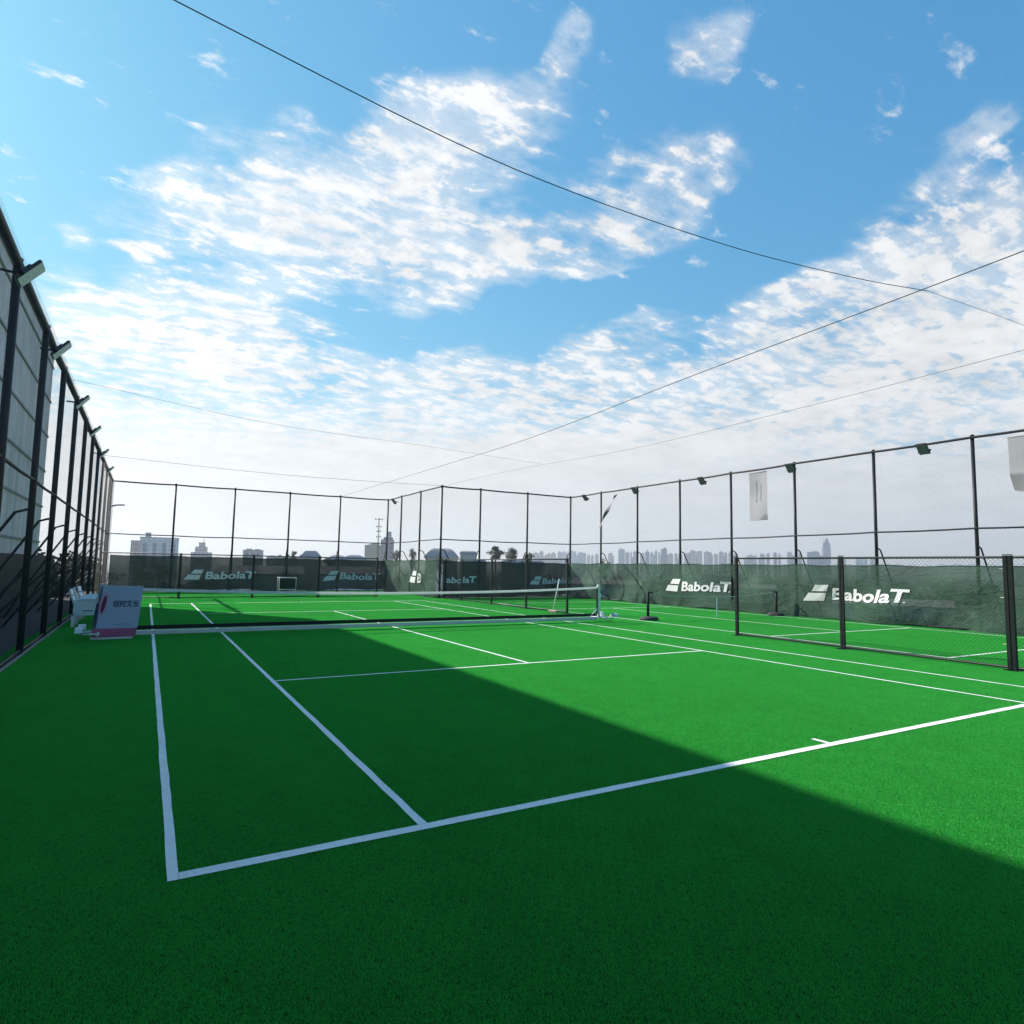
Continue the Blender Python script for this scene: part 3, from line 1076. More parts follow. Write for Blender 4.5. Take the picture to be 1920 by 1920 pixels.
cable('thick cable running from the far fence forward over the tennis court', [(9.65, 34.0, 5.66), (9.65, 26, 5.6), (9.65, 18.9, 5.54), (9.65, 12.2, 5.52), (9.65, 5.7, 5.74), (9.65, 1.2, 5.86), (9.65, -4, 6.05), (9.65, -9, 6.2)], 0.0075)
cable('sagging cable crossing overhead from the left fence to the long cable', [(-1.95, 0.95, 5.70), (0.0, 1.25, 5.66), (2.8, 1.55, 5.62), (5.8, 1.5, 5.64), (8.1, 1.26, 5.70), (9.4, 0.95, 5.70)], 0.0048)
cable('thin cord crossing from the long cable towards the right fence', [(9.4, 0.95, 5.70), (12.0, 0.81, 5.70), (16, 0.7, 5.70), (20.6, 0.6, 5.70)], 0.003)
cable('thin cable from the inner corner forward above the low divider fence', [(12.62, 25.7, 5.66), (12.75, 18.5, 5.62), (12.8, 11.5, 5.38), (12.8, 5.6, 5.42), (12.8, 1.2, 5.52), (12.8, -9, 5.8)], 0.0042)
cable('faint cable crossing above the net from the left fence', [(-1.95, 13.5, 5.70), (2.6, 15.2, 5.60), (7.7, 15.9, 5.62), (12.8, 16.6, 5.60)], 0.0035)
cable('cable crossing from the left fence to the inner far corner', [(-1.9, 25.6, 5.72), (3.6, 26.3, 5.66), (7.8, 26.3, 5.66), (12.62, 25.72, 5.68)], 0.007)

# ------------------------------------------------------------------ hanging banners on the right fence
def hang_banner(label, y0, y1, z0, z1, x, curl=0.0, cols=True):
    root = thing('hanging_banner', label, 'banner', (x, (y0 + y1) / 2, z0), 0, 'white cloth banners on the right fence')
    w, h = abs(y1 - y0), z1 - z0

    def pos(a, t, o=0.0):
        bow = 0.012 * math.sin(a * 4 + t * 3) + 0.012 * math.sin(t * 7)
        lift = curl * max(0.0, a - 0.15) * max(0.0, 0.45 - t) * 1.2
        return Vector((-bow - o + lift * 0.6, -w / 2 + w * a, h * t + lift))
    m = MB()
    nx, nz = 10, 24
    for i in range(nx + 1):
        for k in range(nz + 1):
            m.v.append(tuple(pos(i / nx, k / nz)))
    for i in range(nx):
        for k in range(nz):
            j = i * (nz + 1) + k
            m.s.append(len(m.f))
            m.f.append((j, j + 1, j + nz + 2, j + nz + 1))
    m.build('cloth', M['banner_cloth'], root)
    if cols:
        t = MB()
        rnd = random.Random(5)
        for (a, ts) in ((0.60, [0.80 - 0.042 * i for i in range(11)]), (0.36, [0.74 - 0.042 * i for i in range(9)])):
            for tt in ts:
                # small characters: a few strokes each
                for s in range(4):
                    da, dt = rnd.uniform(-0.035, 0.035), rnd.uniform(-0.012, 0.012)
                    if s % 2:
                        P = [(a - 0.045, tt + dt), (a + 0.045, tt + dt), (a + 0.045, tt + dt + 0.006), (a - 0.045, tt + dt + 0.006)]
                    else:
                        P = [(a + da, tt - 0.016), (a + da + 0.013, tt - 0.016), (a + da + 0.013, tt + 0.016), (a + da, tt + 0.016)]
                    t.quad(*[pos(p[0], p[1], 0.006) for p in P])
        t.build('lettering', M['banner_ink'], root)
        f = MB()
        P = [(0.02, 0.012), (0.42, 0.012), (0.30, 0.05), (0.16, 0.10), (0.02, 0.10)]
        f.quad(*[pos(p[0], p[1], 0.005) for p in P])
        f.build('printed_corner', M['banner_foot'], root)
    r = MB()
    for tt in (0.0, 1.0):
        r.tube([pos(0.0, tt), pos(0.5, tt), pos(1.0, tt)], 0.012, 6)
    r.build('batten', M['banner_foot'], root)
    return root


hang_banner('white banner with two columns of small writing beside a floodlight', 12.38, 13.22, 3.62, 5.50, XR - 0.13)
hang_banner('large pale banner with a lifted lower fold at the right edge', 2.6, 4.45, 3.58, 5.46, XR - 0.13, 0.9, False)
tw = MB()
n = 18
for i in range(n + 1):
    f = i / n
    c = Vector((XR - 0.2 - 0.05 * math.sin(f * 5), 22.75 - 1.25 * f, 3.75 + 1.65 * f))
    wdt = 0.05 + 0.10 * abs(math.sin(f * 4.2)) + 0.05 * f
    ang = f * 5.0
    d = Vector((math.sin(ang) * 0.5, math.cos(ang), 0.25 * math.sin(ang))) * wdt
    tw.v += [tuple(c - d), tuple(c + d)]
for i in range(n):
    tw.s.append(len(tw.f))
    tw.f.append((2 * i, 2 * i + 1, 2 * i + 3, 2 * i + 2))
o = tw.build('hanging_banner', M['banner_foot'])
tag(o, 'grey banner twisted into a slanting rope by the wind', 'banner', 'white cloth banners on the right fence')

# ------------------------------------------------------------------ tennis net on its wheeled frame
def tennis_net():
    y = 11.9
    x0, x1 = -0.914, 11.887
    root = thing('tennis_net', 'wheeled tennis net with white top band and dark mesh across the court', 'tennis net', ((x0 + x1) / 2, y, 0))
    xc = (x0 + x1) / 2

    def top(x):
        return 0.925 + 0.135 * ((x - xc) / (x1 - xc)) ** 2

    def L(x, yy, z):
        return (x - xc, yy - y, z)
    for x in (x0, x1):
        s = 1 if x > xc else -1
        p = MB()
        p.obox(L(x + s * 0.04, y, 0.62), (0.042, 0, 0), (0, 0.042, 0), (0, 0, 0.49))
        p.obox(L(x + s * 0.04, y, 1.118), (0.048, 0, 0), (0, 0.048, 0), (0, 0, 0.008))
        p.build('post', M['white_metal'], root, bevel=0.006)
        w = MB()
        w.obox(L(x + s * 0.105, y, 0.78), (0.022, 0, 0), (0, 0.03, 0), (0, 0, 0.06))
        w.tube([L(x + s * 0.13, y - 0.01, 0.78), L(x + s * 0.18, y - 0.01, 0.78), L(x + s * 0.18, y - 0.12, 0.74)], 0.009, 6)
        w.build('winch', M['white_metal'], root)
        b = MB()
        b.tube([L(x + s * 0.04, y, 0.40), L(x - s * 0.32, y, 0.13)], 0.022, 8)
        b.tube([L(x + s * 0.04, y, 0.14), L(x + s * 0.36, y - 0.02, 0.13)], 0.03, 8)
        b.tube([L(x + s * 0.04, y + 0.45, 0.12), L(x + s * 0.04, y - 0.45, 0.12)], 0.03, 8)
        b.build('foot_frame', M['white_metal'], root)
        for yy in (-0.38, 0.30):
            tire = MB()
            tire.lathe(L(x + s * 0.30, y + yy, 0.125), (s, 0, 0), [(0.0, 0.07), (0.0, 0.115), (0.02, 0.125), (0.07, 0.125), (0.09, 0.115), (0.09, 0.07)], 20)
            wt = tire.build('wheel', M['rubber'], root)
            rim = MB()
            rim.lathe(L(x + s * 0.295, y + yy, 0.125), (s, 0, 0), [(0.0, 0.02), (0.0, 0.072), (0.04, 0.072), (0.102, 0.072), (0.108, 0.03), (0.118, 0.02)], 16)
            rim.build('rim', M['yellow_rim'], wt)
            ax = MB()
            ax.tube([L(x + s * 0.04, y + yy, 0.125), L(x + s * 0.30, y + yy, 0.125)], 0.018, 8)
            ax.build('axle', M['white_metal'], root)
            fe = MB()
            for q_ in range(8):
                a0, a1 = R(15 + 18.75 * q_), R(15 + 18.75 * (q_ + 1))
                ra = 0.148
                P = []
                for (aa, xx) in ((a0, -0.012), (a1, -0.012), (a1, 0.115), (a0, 0.115)):
                    P.append(L(x + s * (0.30 + xx), y + yy + ra * math.cos(aa), 0.125 + ra * math.sin(aa)))
                fe.quad(*P)
            fe.quad(*[L(x + s * 0.288, y + yy + 0.148 * math.cos(R(15 + 15 * q_)), 0.125 + 0.148 * math.sin(R(15 + 15 * q_))) for q_ in range(11)])
            fe.build('fender', M['white_metal'], root)
    bm_ = MB()
    bm_.obox(L(xc, y - 0.02, 0.10), ((x1 - x0) / 2 - 0.05, 0, 0), (0, 0.045, 0), (0, 0, 0.045))
    bm_.build('base_beam', M['beam_metal'], root, bevel=0.008)
    # cords
    c = MB()
    def rod(p, q, r):
        p, q = Vector(p), Vector(q)
        d = (q - p).normalized()
        a = Vector((0, 1, 0))
        b = d.cross(a)
        i = len(c.v)
        for e in (p, q):
            for t in (0, 2.0944, 4.18879):
                c.v.append(tuple(e + (a * math.cos(t) + b * math.sin(t)) * r))
        c.f.extend([(i, i + 1, i + 4, i + 3), (i + 1, i + 2, i + 5, i + 4), (i + 2, i, i + 3, i + 5)])
    zb = 0.235
    N = 270
    for k in range(N + 1):
        x = x0 + (x1 - x0) * k / N
        rod(L(x, y, zb), L(x, y, top(x) - 0.03), 0.0017)
    for k in range(15):
        f = k / 15
        M_ = 24
        for j in range(M_):
            xa, xb = x0 + (x1 - x0) * j / M_, x0 + (x1 - x0) * (j + 1) / M_
            rod(L(xa, y + 0.003, zb + (top(xa) - 0.05 - zb) * f), L(xb, y + 0.003, zb + (top(xb) - 0.05 - zb) * f), 0.0017)
    c.build('net_mesh', M['net_cord'], root)
    t = MB()
    n = 40
    for k in range(n):
        xa, xb = x0 + (x1 - x0) * k / n, x0 + (x1 - x0) * (k + 1) / n
        for s in (-1, 1):
            t.quad(L(xa, y + s * 0.009, top(xa) - 0.065), L(xb, y + s * 0.009, top(xb) - 0.065), L(xb, y + s * 0.006, top(xb)), L(xa, y + s * 0.006, top(xa)))
        t.quad(L(xa, y - 0.006, top(xa)), L(xb, y - 0.006, top(xb)), L(xb, y + 0.006, top(xb)), L(xa, y + 0.006, top(xa)))
    t.build('top_band', M['net_band'], root)
    d = MB()
    d.obox(L(xc, y, zb - 0.032), ((x1 - x0) / 2 - 0.02, 0, 0), (0, 0.007, 0), (0, 0, 0.042))
    d.build('bottom_tape', M['black_tape'], root)
    sd = MB()
    for x in (x0 + 0.02, x1 - 0.02):
        sd.obox(L(x, y, (0.2 + top(x)) / 2), (0.022, 0, 0), (0, 0.006, 0), (0, 0, (top(x) - 0.28) / 2))
    sd.build('side_tape', M['black_tape'], root)


tennis_net()


def advert_board():
    """printed board wrapped round the left end of the net, on a magenta foot"""
    x0, x1, yf = -0.98, -0.23, 11.72
    root = thing('advert_board', 'pale lavender advertising board on a magenta foot at the left end of net', 'advert board', ((x0 + x1) / 2, yf, 0))
    w = x1 - x0
    lean = -0.05
    b = MB()
    b.prism([(-w / 2 - 0.02, 0, 0.215), (w / 2 - 0.04, 0, 0.215), (w / 2 + 0.02, 0.03, 1.07), (-w / 2 + 0.06, 0.03, 1.09)], (0, 0.035, 0))
    b.build('panel', M['board'], root, bevel=0.004)
    s = MB()
    s.prism([(-w / 2 - 0.022, 0.0, 0.215), (-w / 2 + 0.055, 0.03, 1.09), (-w / 2 - 0.01, 0.32, 1.06), (-w / 2 - 0.10, 0.34, 0.215)], (-0.012, 0.004, 0))
    s.build('side_panel', M['board_side'], root)
    ft = MB()
    ft.box(-w / 2 - 0.08, w / 2 - 0.06, -0.05, 0.12, 0.045, 0.212)
    ft.build('foot', M['pink'], root, bevel=0.01)
    e = MB()
    e.box(-w / 2 - 0.10, w / 2 - 0.12, -0.07, 0.10, 0.0, 0.042)
    e.build('foot_edge', M['white_metal'], root, bevel=0.008)

    def on(x, z, o):
        return (x, 0.03 * (z - 0.215) / 0.86 - o, z)
    em = MB()
    for (rx, rz, o, m, nm) in ((0.075, 0.22, 0.004, 'emblem_light', 'flower_print'), (0.036, 0.165, 0.008, 'emblem', 'flower_core')):
        em = MB()
        pts = []
        for k in range(20):
            a = 2 * PI * k / 20
            pts.append(on(-0.29 + rx * math.cos(a) + 0.03 * math.sin(a), 0.70 + rz * math.sin(a) * (1.1 if math.sin(a) > 0 else 1.0), o))
        em.quad(*pts)
        em.build(nm, M[m], root)
    vs, fs = text_mesh('\u521b\u65f6\u6587\u957f', 0.15, 0.0, 0.003, 1.0)
    if vs:
        xa, xb = min(v[0] for v in vs), max(v[0] for v in vs)
        k = 0.47 / max(0.01, xb - xa)
        t = MB()
        t.v = [on(-0.13 + (v[0] - xa) * k, 0.66 + v[1] * k * 1.3, 0.005) for v in vs]
        t.f = fs
        t.build('lettering', M['ink'], root)
    t = MB()
    rnd = random.Random(3)
    for i in range(14):
        xx = -0.09 + i * 0.021
        hh = rnd.uniform(0.008, 0.018)
        t.quad(on(xx, 0.29, 0.005), on(xx + 0.013, 0.29, 0.005), on(xx + 0.013, 0.29 + hh, 0.005), on(xx, 0.29 + hh, 0.005))
    t.build('small_print', M['ink'], root)


advert_board()


# ------------------------------------------------------------------ white plastic chairs by the left fence
def plastic_chair(label, loc, rz):
    root = thing('plastic_chair', label, 'chair', loc, rz, 'white chairs in a row by the left fence')
    # local: faces +x, sides at +-y
    seat = MB()
    seat.prism([(-0.24, -0.22, 0.41), (0.25, -0.24, 0.43), (0.25, 0.24, 0.43), (-0.24, 0.22, 0.41)], (0, 0, 0.028))
    seat.build('seat', M['white_plastic'], root, bevel=0.01)
    bk = MB()
    for z0, z1 in ((0.50, 0.60), (0.635, 0.735), (0.77, 0.90)):
        P = lambda z: -0.24 - (z - 0.42) * 0.30
        bk.prism([(P(z0), -0.21, z0), (P(z0), 0.21, z0), (P(z1), 0.20, z1), (P(z1), -0.20, z1)], (-0.022, 0, -0.006))
    for s in (-1, 1):
        P = lambda z: -0.24 - (z - 0.42) * 0.30
        bk.prism([(P(0.42), 0.21 * s, 0.42), (P(0.42), 0.255 * s, 0.42), (P(0.9), 0.245 * s, 0.9), (P(0.9), 0.20 * s, 0.9)], (-0.03, 0, -0.008))
    bk.build('backrest', M['white_plastic'], root)
    for s in (-1, 1):
        # side panel: arched armrest with a slot, open below
        yy = 0.285 * s
        out = [(-0.29, 0.28)]
        out += [(-0.29, 0.42), (-0.275, 0.52)]
        for k in range(7):
            a = PI - PI / 2 * k / 6
            out.append((-0.16 + 0.115 * math.cos(a), 0.545 + 0.115 * math.sin(a)))
        for k in range(7):
            a = PI / 2 - PI / 2 * k / 6
            out.append((0.17 + 0.115 * math.cos(a), 0.545 + 0.115 * math.sin(a)))
        out += [(0.29, 0.42), (0.29, 0.28)]
        sp = MB()
        sp.prism([(x, yy, z) for x, z in out], (0, -0.022 * s, 0))
        rim = MB()
        rim.tube([(x, yy, z) for x, z in out], 0.018, 8)
        a = sp.build('armrest', M['white_plastic'], root)
        rim.build('arm_rim', M['white_plastic'], a)
        slot = MB()
        slot.obox((0.0, yy + 0.002 * s, 0.385), (0.10, 0, 0), (0, 0.002, 0), (0, 0, 0.010))
        slot.build('slot', M['black_tape'], a)
        for x in (-0.29, 0.285):
            lg = MB()
            lg.prism([(x - 0.035, yy, 0.285), (x + 0.035, yy, 0.285), (x + 0.03, yy + 0.01 * s, 0.0), (x - 0.03, yy + 0.01 * s, 0.0)], (0, -0.04 * s, 0))
            lg.build('leg', M['white_plastic'], root)
    return root


ch = plastic_chair('nearest white plastic armchair behind the lavender board by the left fence', (-1.34, 14.95, 0), 0.0)
c2 = copy_tree(ch)
c2.location = (-1.36, 15.95, 0)
c2.rotation_euler = (0, 0, 0.06)
c2['label'] = 'second white plastic armchair, beyond the nearest one by the left fence'
c3 = copy_tree(ch)
c3.location = (-1.34, 16.95, 0)
c3.rotation_euler = (0, 0, -0.05)
c3['label'] = 'last white plastic armchair of the row, mostly hidden by the lavender board'


# ------------------------------------------------------------------ small things on the courts
def ball_cart():
    root = thing('ball_cart', 'white framed ball cart with dark cloth bin before the far windscreen', 'ball cart', (5.98, 29.6, 0))
    f = MB()
    for x in (-0.40, 0.40):
        for y in (-0.25, 0.25):
            f.tube([(x, y, 0.09), (x, y, 0.90)], 0.012, 8)
    for y in (-0.25, 0.25):
        f.tube([(-0.42, y, 0.90), (0.42, y, 0.90)], 0.013, 8)
        f.tube([(-0.40, y, 0.30), (0.40, y, 0.30)], 0.012, 8)
    for x in (-0.40, 0.40):
        f.tube([(x, -0.25, 0.90), (x, 0.25, 0.90)], 0.012, 8)
        f.tube([(x, -0.25, 0.12), (x, 0.25, 0.12)], 0.014, 8)
    f.build('frame', M['white_metal'], root)
    b = MB()
    b.prism([(-0.37, -0.22, 0.36), (0.37, -0.22, 0.36), (0.385, -0.235, 0.86), (-0.385, -0.235, 0.86)], (0, 0.45, 0))
    b.build('bin', M['bin_cloth'], root, bevel=0.02)
    for x in (-0.40, 0.40):
        for y in (-0.25, 0.25):
            w = MB()
            w.lathe((x - 0.015, y, 0.045), (1, 0, 0), [(0, 0.015), (0, 0.045), (0.03, 0.045), (0.03, 0.015)], 14)
            w.build('caster', M['rubber'], root)


ball_cart()


def broom():
    root = thing('court_broom', 'pale long-handled court broom leaning on the low fence behind the net', 'broom', (12.52, 15.3, 0))
    h = MB()
    h.tube([(0.0, 0.0, 0.07), (0.22, -0.06, 1.22)], 0.018, 8)
    h.build('handle', M['white_tape'], root)
    b = MB()
    b.obox((0, 0, 0.075), (0.055, 0, 0), (0, 0.24, 0), (0, 0, 0.022))
    b.build('head', M['straw'], root, bevel=0.008)
    br = MB()
    rnd = random.Random(2)
    for k in range(120):
        x, y = rnd.uniform(-0.05, 0.05), rnd.uniform(-0.23, 0.23)
        br.tube([(x, y, 0.06), (x * 1.4 + rnd.uniform(-.01, .01), y * 1.05, 0.004)], 0.004, 3)
    br.build('bristles', M['straw'], root)


broom()


def small_net():
    y = 11.75
    x0, x1 = 13.80, 20.05
    root = thing('mini_net', 'low sagging net on black posts with heavy feet on the small court', 'net', ((x0 + x1) / 2, y, 0))
    xc = (x0 + x1) / 2

    def top(x):
        f = (x - x0) / (x1 - x0)
        return 0.86 - 0.16 * 4 * f * (1 - f)
    for x in (x0, x1):
        s = 1 if x < xc else -1
        p = MB()
        p.tube([(x - xc, 0, 0.10), (x - xc, 0, 0.90)], 0.045, 10)
        p.tube([(x - xc - 0.03 * s, 0, 0.87), (x - xc + 0.2 * s, 0, 0.87)], 0.025, 8)
        p.tube([(x - xc, 0, 0.55), (x - xc + 0.20 * s, 0, 0.80)], 0.012, 8)
        p.build('post', M['black_tape'], root)
        b = MB()
        b.lathe((x - xc + 0.05 * s, 0, 0.0), (0, 0, 1), [(0.0, 0.29), (0.05, 0.30), (0.10, 0.26), (0.125, 0.10)], 20)
        b.build('foot', M['rubber'], root)
    t = MB()
    n = 30
    xa, xb = x0 + 0.16, x1 - 0.16
    t.tube([(xa + (xb - xa) * k / n - xc, 0, top(xa + (xb - xa) * k / n)) for k in range(n + 1)], 0.016, 6)
    t.build('top_cord', M['rope'], root)
    c = MB()
    for k in range(125):
        x = xa + (xb - xa) * k / 124
        c.tube([(x - xc, 0, 0.10), (x - xc, 0, top(x))], 0.0011, 3, False)
    for k in range(14):
        f = k / 14
        c.tube([(xa + (xb - xa) * q / n - xc, 0.002, 0.10 + (top(xa + (xb - xa) * q / n) - 0.10) * f) for q in range(n + 1)], 0.0011, 3, False)
    c.build('net_mesh', M['net_cord'], root)
    s = MB()
    s.obox((0.0, -0.006, 0.36), (0.022, 0, 0), (0, 0.002, 0), (0, 0, 0.34))
    s.build('centre_strap', M['white_tape'], root)


small_net()


# ------------------------------------------------------------------ the grey building that shades the court
def grey_building():
    x1, x0 = -4.05, -22.0
    y0, y1, h = -34.0, 28.3, 10.37
    root = thing('grey_building', 'tall grey panel-clad building seen through the left fence', 'building', (x1, y1, GZ))
    ox, oy, oz = x1, y1, GZ
    w = MB()
    w.box(x0 - ox, -0.0, y0 - oy, 0.0, 0.02, h - oz - 0.30)
    w.build('wall', M['panel_wall'], root)
    pl_ = MB()
    pl_.box(0.003, 0.55, y0 - oy, -0.1, 0.02, 1.75 - oz)
    pl_.build('plinth', M['plinth'], root)
    p = MB()
    p.box(x0 - ox - 0.05, 0.05, y0 - oy - 0.05, 0.05, h - oz - 0.297, h - oz)
    p.build('parapet', M['panel_wall'], root)
    z = 2.3
    while z < h - 0.8:
        j = MB()
        j.box(0.003, 0.045, y0 - oy + 0.02, -0.02, z - oz - 0.035, z - oz + 0.035)
        j.build('string_course', M['roof_dark'], root)
        z += 1.45


grey_building()

# ------------------------------------------------------------------ city beyond
CX, CY = -0.18, -3.71
WORD = {'p': 'pale pink', 'c': 'cream', 'b': 'blue-grey', 'g': 'grey', 'r': 'reddish', 'w': 'white', 'u': 'steel-blue', 'y': 'pale yellow'}
SKYLINE = [(798, 1266, 12.6, 36.5, 'p'), (782, 1217, 8.5, 36.7, 'c'), (822, 1251, 12.6, 33.1, 'c'), (805, 1202, 9.7, 37.2, 'c'), (958, 1400, 11.4, 45.0, 'b'), (998, 1434, 13.2, 46.5, 'b'), (985, 1382, 19.9, 44.1, 'b'), (947, 1286, 18.7, 43.3, 'b'), (1140, 1516, 7.9, 43.4, 'p'), (1150, 1509, 6.3, 42.0, 'c'), (1099, 1422, 8.9, 46.1, 'g'), (1066, 1321, 9.8, 42.7, 'r'), (960, 1148, 13.5, 45.7, 'b'), (1003, 1178, 8.9, 42.2, 'g'), (977, 1134, 3.7, 44.7, 'w'), (952, 1090, 9.4, 42.2, 'r'), (1129, 1267, 11.0, 43.8, 'p'), (1005, 1110, 8.5, 46.4, 'u'), (1046, 1140, 7.5, 45.5, 'b'), (951, 1023, 4.5, 45.9, 'y'), (1011, 1077, 4.7, 44.9, 'w'), (964, 1012, 11.2, 48.4, 'u'), (1182, 1218, 12.1, 46.1, 'g'), (1227, 1244, 6.9, 49.0, 'p'), (1200, 1201, 9.4, 47.7, 'g'), (1282, 1260, 11.3, 47.7, 'p'), (1150, 1108, 13.7, 46.6, 'r'), (1197, 1132, 11.5, 49.5, 'p'), (1172, 1085, 12.3, 46.9, 'r'), (1215, 1112, 5.1, 45.8, 'g'), (1261, 1137, 9.1, 47.3, 'p'), (1232, 1094, 10.0, 47.3, 'r'), (1239, 1086, 6.2, 47.4, 'g'), (1284, 1110, 10.2, 48.9, 'p'), (1369, 1165, 8.1, 49.0, 'p'), (1468, 1202, 16.8, 47.4, 'g'), (1516, 1223, 8.6, 50.3, 'b'), (1332, 1052, 9.9, 48.2, 'p'), (1380, 1073, 7.6, 51.1, 'g'), (1350, 1029, 7.3, 49.8, 'r'), (1436, 1082, 5.2, 49.9, 'p'), (1370, 1003, 9.6, 50.0, 'p'), (1458, 1052, 6.3, 47.4, 'g'), (1424, 1013, 7.3, 50.2, 'p'), (1318, 903, 23.1, 46.2, 'u'), (1602, 1017, 18.9, 40.8, 'g'), (1627, 977, 24.6, 39.8, 'b'), (1597, 929, 11.8, 40.4, 'p')]
NUM = ['first', 'second', 'third', 'fourth', 'fifth', 'sixth', 'seventh', 'eighth', 'ninth', 'tenth', 'eleventh', 'twelfth', 'thirteenth', 'fourteenth', 'fifteenth', 'sixteenth']
SKYLINE.sort(key=lambda s: math.atan2(s[0] - CX, s[1] - CY))
SCL = 1.0
count = {}
tot = {}
for s in SKYLINE:
    tot[s[4]] = tot.get(s[4], 0) + 1
for (x, y, w, zt, k) in SKYLINE:
    x, y = CX + (x - CX) * SCL, CY + (y - CY) * SCL
    w, zt = w * SCL * 1.12, 1.6 + (zt - 1.6) * SCL * random.uniform(0.9, 1.08)
    az = math.atan2(x - CX, y - CY)
    count[k] = count.get(k, 0) + 1
    if tot[k] == 1:
        lb = 'only %s tower block in the hazy skyline beyond the right fence' % WORD[k]
    else:
        lb = '%s %s tower block from the left in the hazy skyline' % (NUM[count[k] - 1], WORD[k])
    root = thing('tower_block', lb, 'tower block', (x, y, GZ), -az, 'tower blocks of the far skyline')
    H = zt - GZ
    b = MB()
    dp = w * 0.7
    b.box(-w / 2, w / 2, -dp / 2, dp / 2, 0, H - 1.6)
    b.build('wall', FAC[k], root)
    rnd = random.Random(int(x))
    r = MB()
    r.box(-w / 2 + 0.5, w / 2 - 0.5, -dp / 2 + 0.5, dp / 2 - 0.5, H - 1.6, H)
    a = rnd.uniform(-0.2, 0.2) * w
    r.box(a - w * 0.16, a + w * 0.16, -dp * 0.2, dp * 0.2, H, H + rnd.uniform(1.5, 4))
    r.build('roof', FAC[k], root)
    if rnd.random() < 0.5:
        q_ = rnd.choice((-1, 1))
        wg = MB()
        wg.box(min(q_ * (w / 2 + 0.003), q_ * w * 0.85), max(q_ * (w / 2 + 0.003), q_ * w * 0.85), -dp * 0.4, dp * 0.4, 0, H * rnd.uniform(0.80, 0.95))
        wg.build('side_wing', FAC[k], root)
    if w > 10:
        sh = MB()
        for q in (-0.26, 0.02, 0.30):
            sh.box(w * q - 0.9, w * q + 0.9, -dp / 2 - 0.35, -dp / 2 + 0.002, 4, H - 4)
        sh.build('balcony_strip', FAC['w'] if k in 'pcr' else FAC['g'], root)


def block(name, label, x, y, w, d, ztop, mat, roof=None):
    """single far building, turned to face the court"""
    az = math.atan2(x - CX, y - CY)
    root = thing(name, label, 'building', (x, y, GZ), -az)
    H = ztop - GZ
    b = MB()
    b.box(-w / 2, w / 2, -d / 2, d / 2, 0, H)
    b.build('wall', mat, root)
    return root, H


rt_, H = block('office_block', 'wide blue-grey office block with plant room, just above the far screen at left', 7.0, 516, 24, 16, 17.6, FAC['b'])
m = MB(); m.box(-12.2, 12.2, -8.2, 8.2, H, H + 0.9); m.box(-9, -5.5, -3, 3, H + 0.9, H + 4.2); m.build('roof', FAC['g'], rt_)
m = MB()
for q in (-10, -4.2, 1.5, 7.2):
    m.box(q, q + 2.6, -8.15, -7.99, 18, H - 3)
m.build('window_band', FAC['u'], rt_)
rt_, H = block('office_block', 'small pinkish block against the left side of the wide blue-grey office block', -7.6, 512, 6.0, 10, 15.0, FAC['r'])
m = MB(); m.box(-3.1, 3.1, -5.1, 5.1, H, H + 0.8); m.build('roof', FAC['p'], rt_)
rt_, H = block('stepped_building', 'grey building rising in three steps to a small mast', 43.1, 645, 17.5, 12, 10.5, FAC['g'])
m = MB(); m.box(-5.5, 4.8, -4, 4, H, H + 5.0); m.box(-2.6, 2.8, -2.5, 2.5, H + 5.0, H + 9.0); m.build('upper_floors', FAC['p'], rt_)
m = MB(); m.tube([(1.4, 0, H + 9), (1.4, 0, H + 12.5)], 0.3, 6); m.build('mast', M['roof_dark'], rt_)
rt_, H = block('flat_roofed_house', 'long low grey flat-roofed house above the far screen', 56.1, 412, 11.5, 9, 9.0, FAC['g'])
m = MB(); m.box(-5.9, 5.9, -4.6, 4.6, H, H + 0.4); m.box(-4, -0.5, -2, 2, H + 0.4, H + 1.2); m.box(0.6, 4, -2, 2, H + 0.4, H + 1.0); m.build('roof', M['roof_dark'], rt_)
rt_, H = block('flat_roofed_house', 'low pale house line with small roof boxes, right of the grey flat roof', 73, 398, 22, 9, 5.6, FAC['p'])
m = MB()
for q in (-8, -3.5, 1.2, 4.4, 8.5):
    m.box(q - 0.8, q + 0.8, -1.5, 1.5, H, H + 1.1 + 0.4 * math.sin(q))
m.build('roof', M['roof_dark'], rt_)
rt_, H = block('cream_building', 'plain cream windowless building with a low dome beside the dark tower', 99.4, 311, 8.2, 8, 11.6, simple('cream_wall', (0.62, 0.54, 0.42), 0.85, 0.06, 0.4))
m = MB(); m.lathe((0.2, 0, H), (0, 0, 1), [(0, 3.2), (0.7, 3.0), (1.3, 2.0), (1.6, 0.4)], 18); m.build('dome', M['plaster'], rt_)
rt_, H = block('dark_tower', 'mauve-grey tower with stepped crown beside the radio mast', 135.2, 394, 8.4, 8, 18.2, FAC['r'])
m = MB(); m.box(-2.6, 3.4, -3, 3, H, H + 1.6); m.box(0.2, 2.4, -1.2, 1.2, H + 1.6, H + 5.2); m.build('crown', FAC['g'], rt_)
m = MB(); m.box(-8.2, -4.205, -3.5, 3.5, 0, H - 11.5); m.build('annex', FAC['p'], rt_)

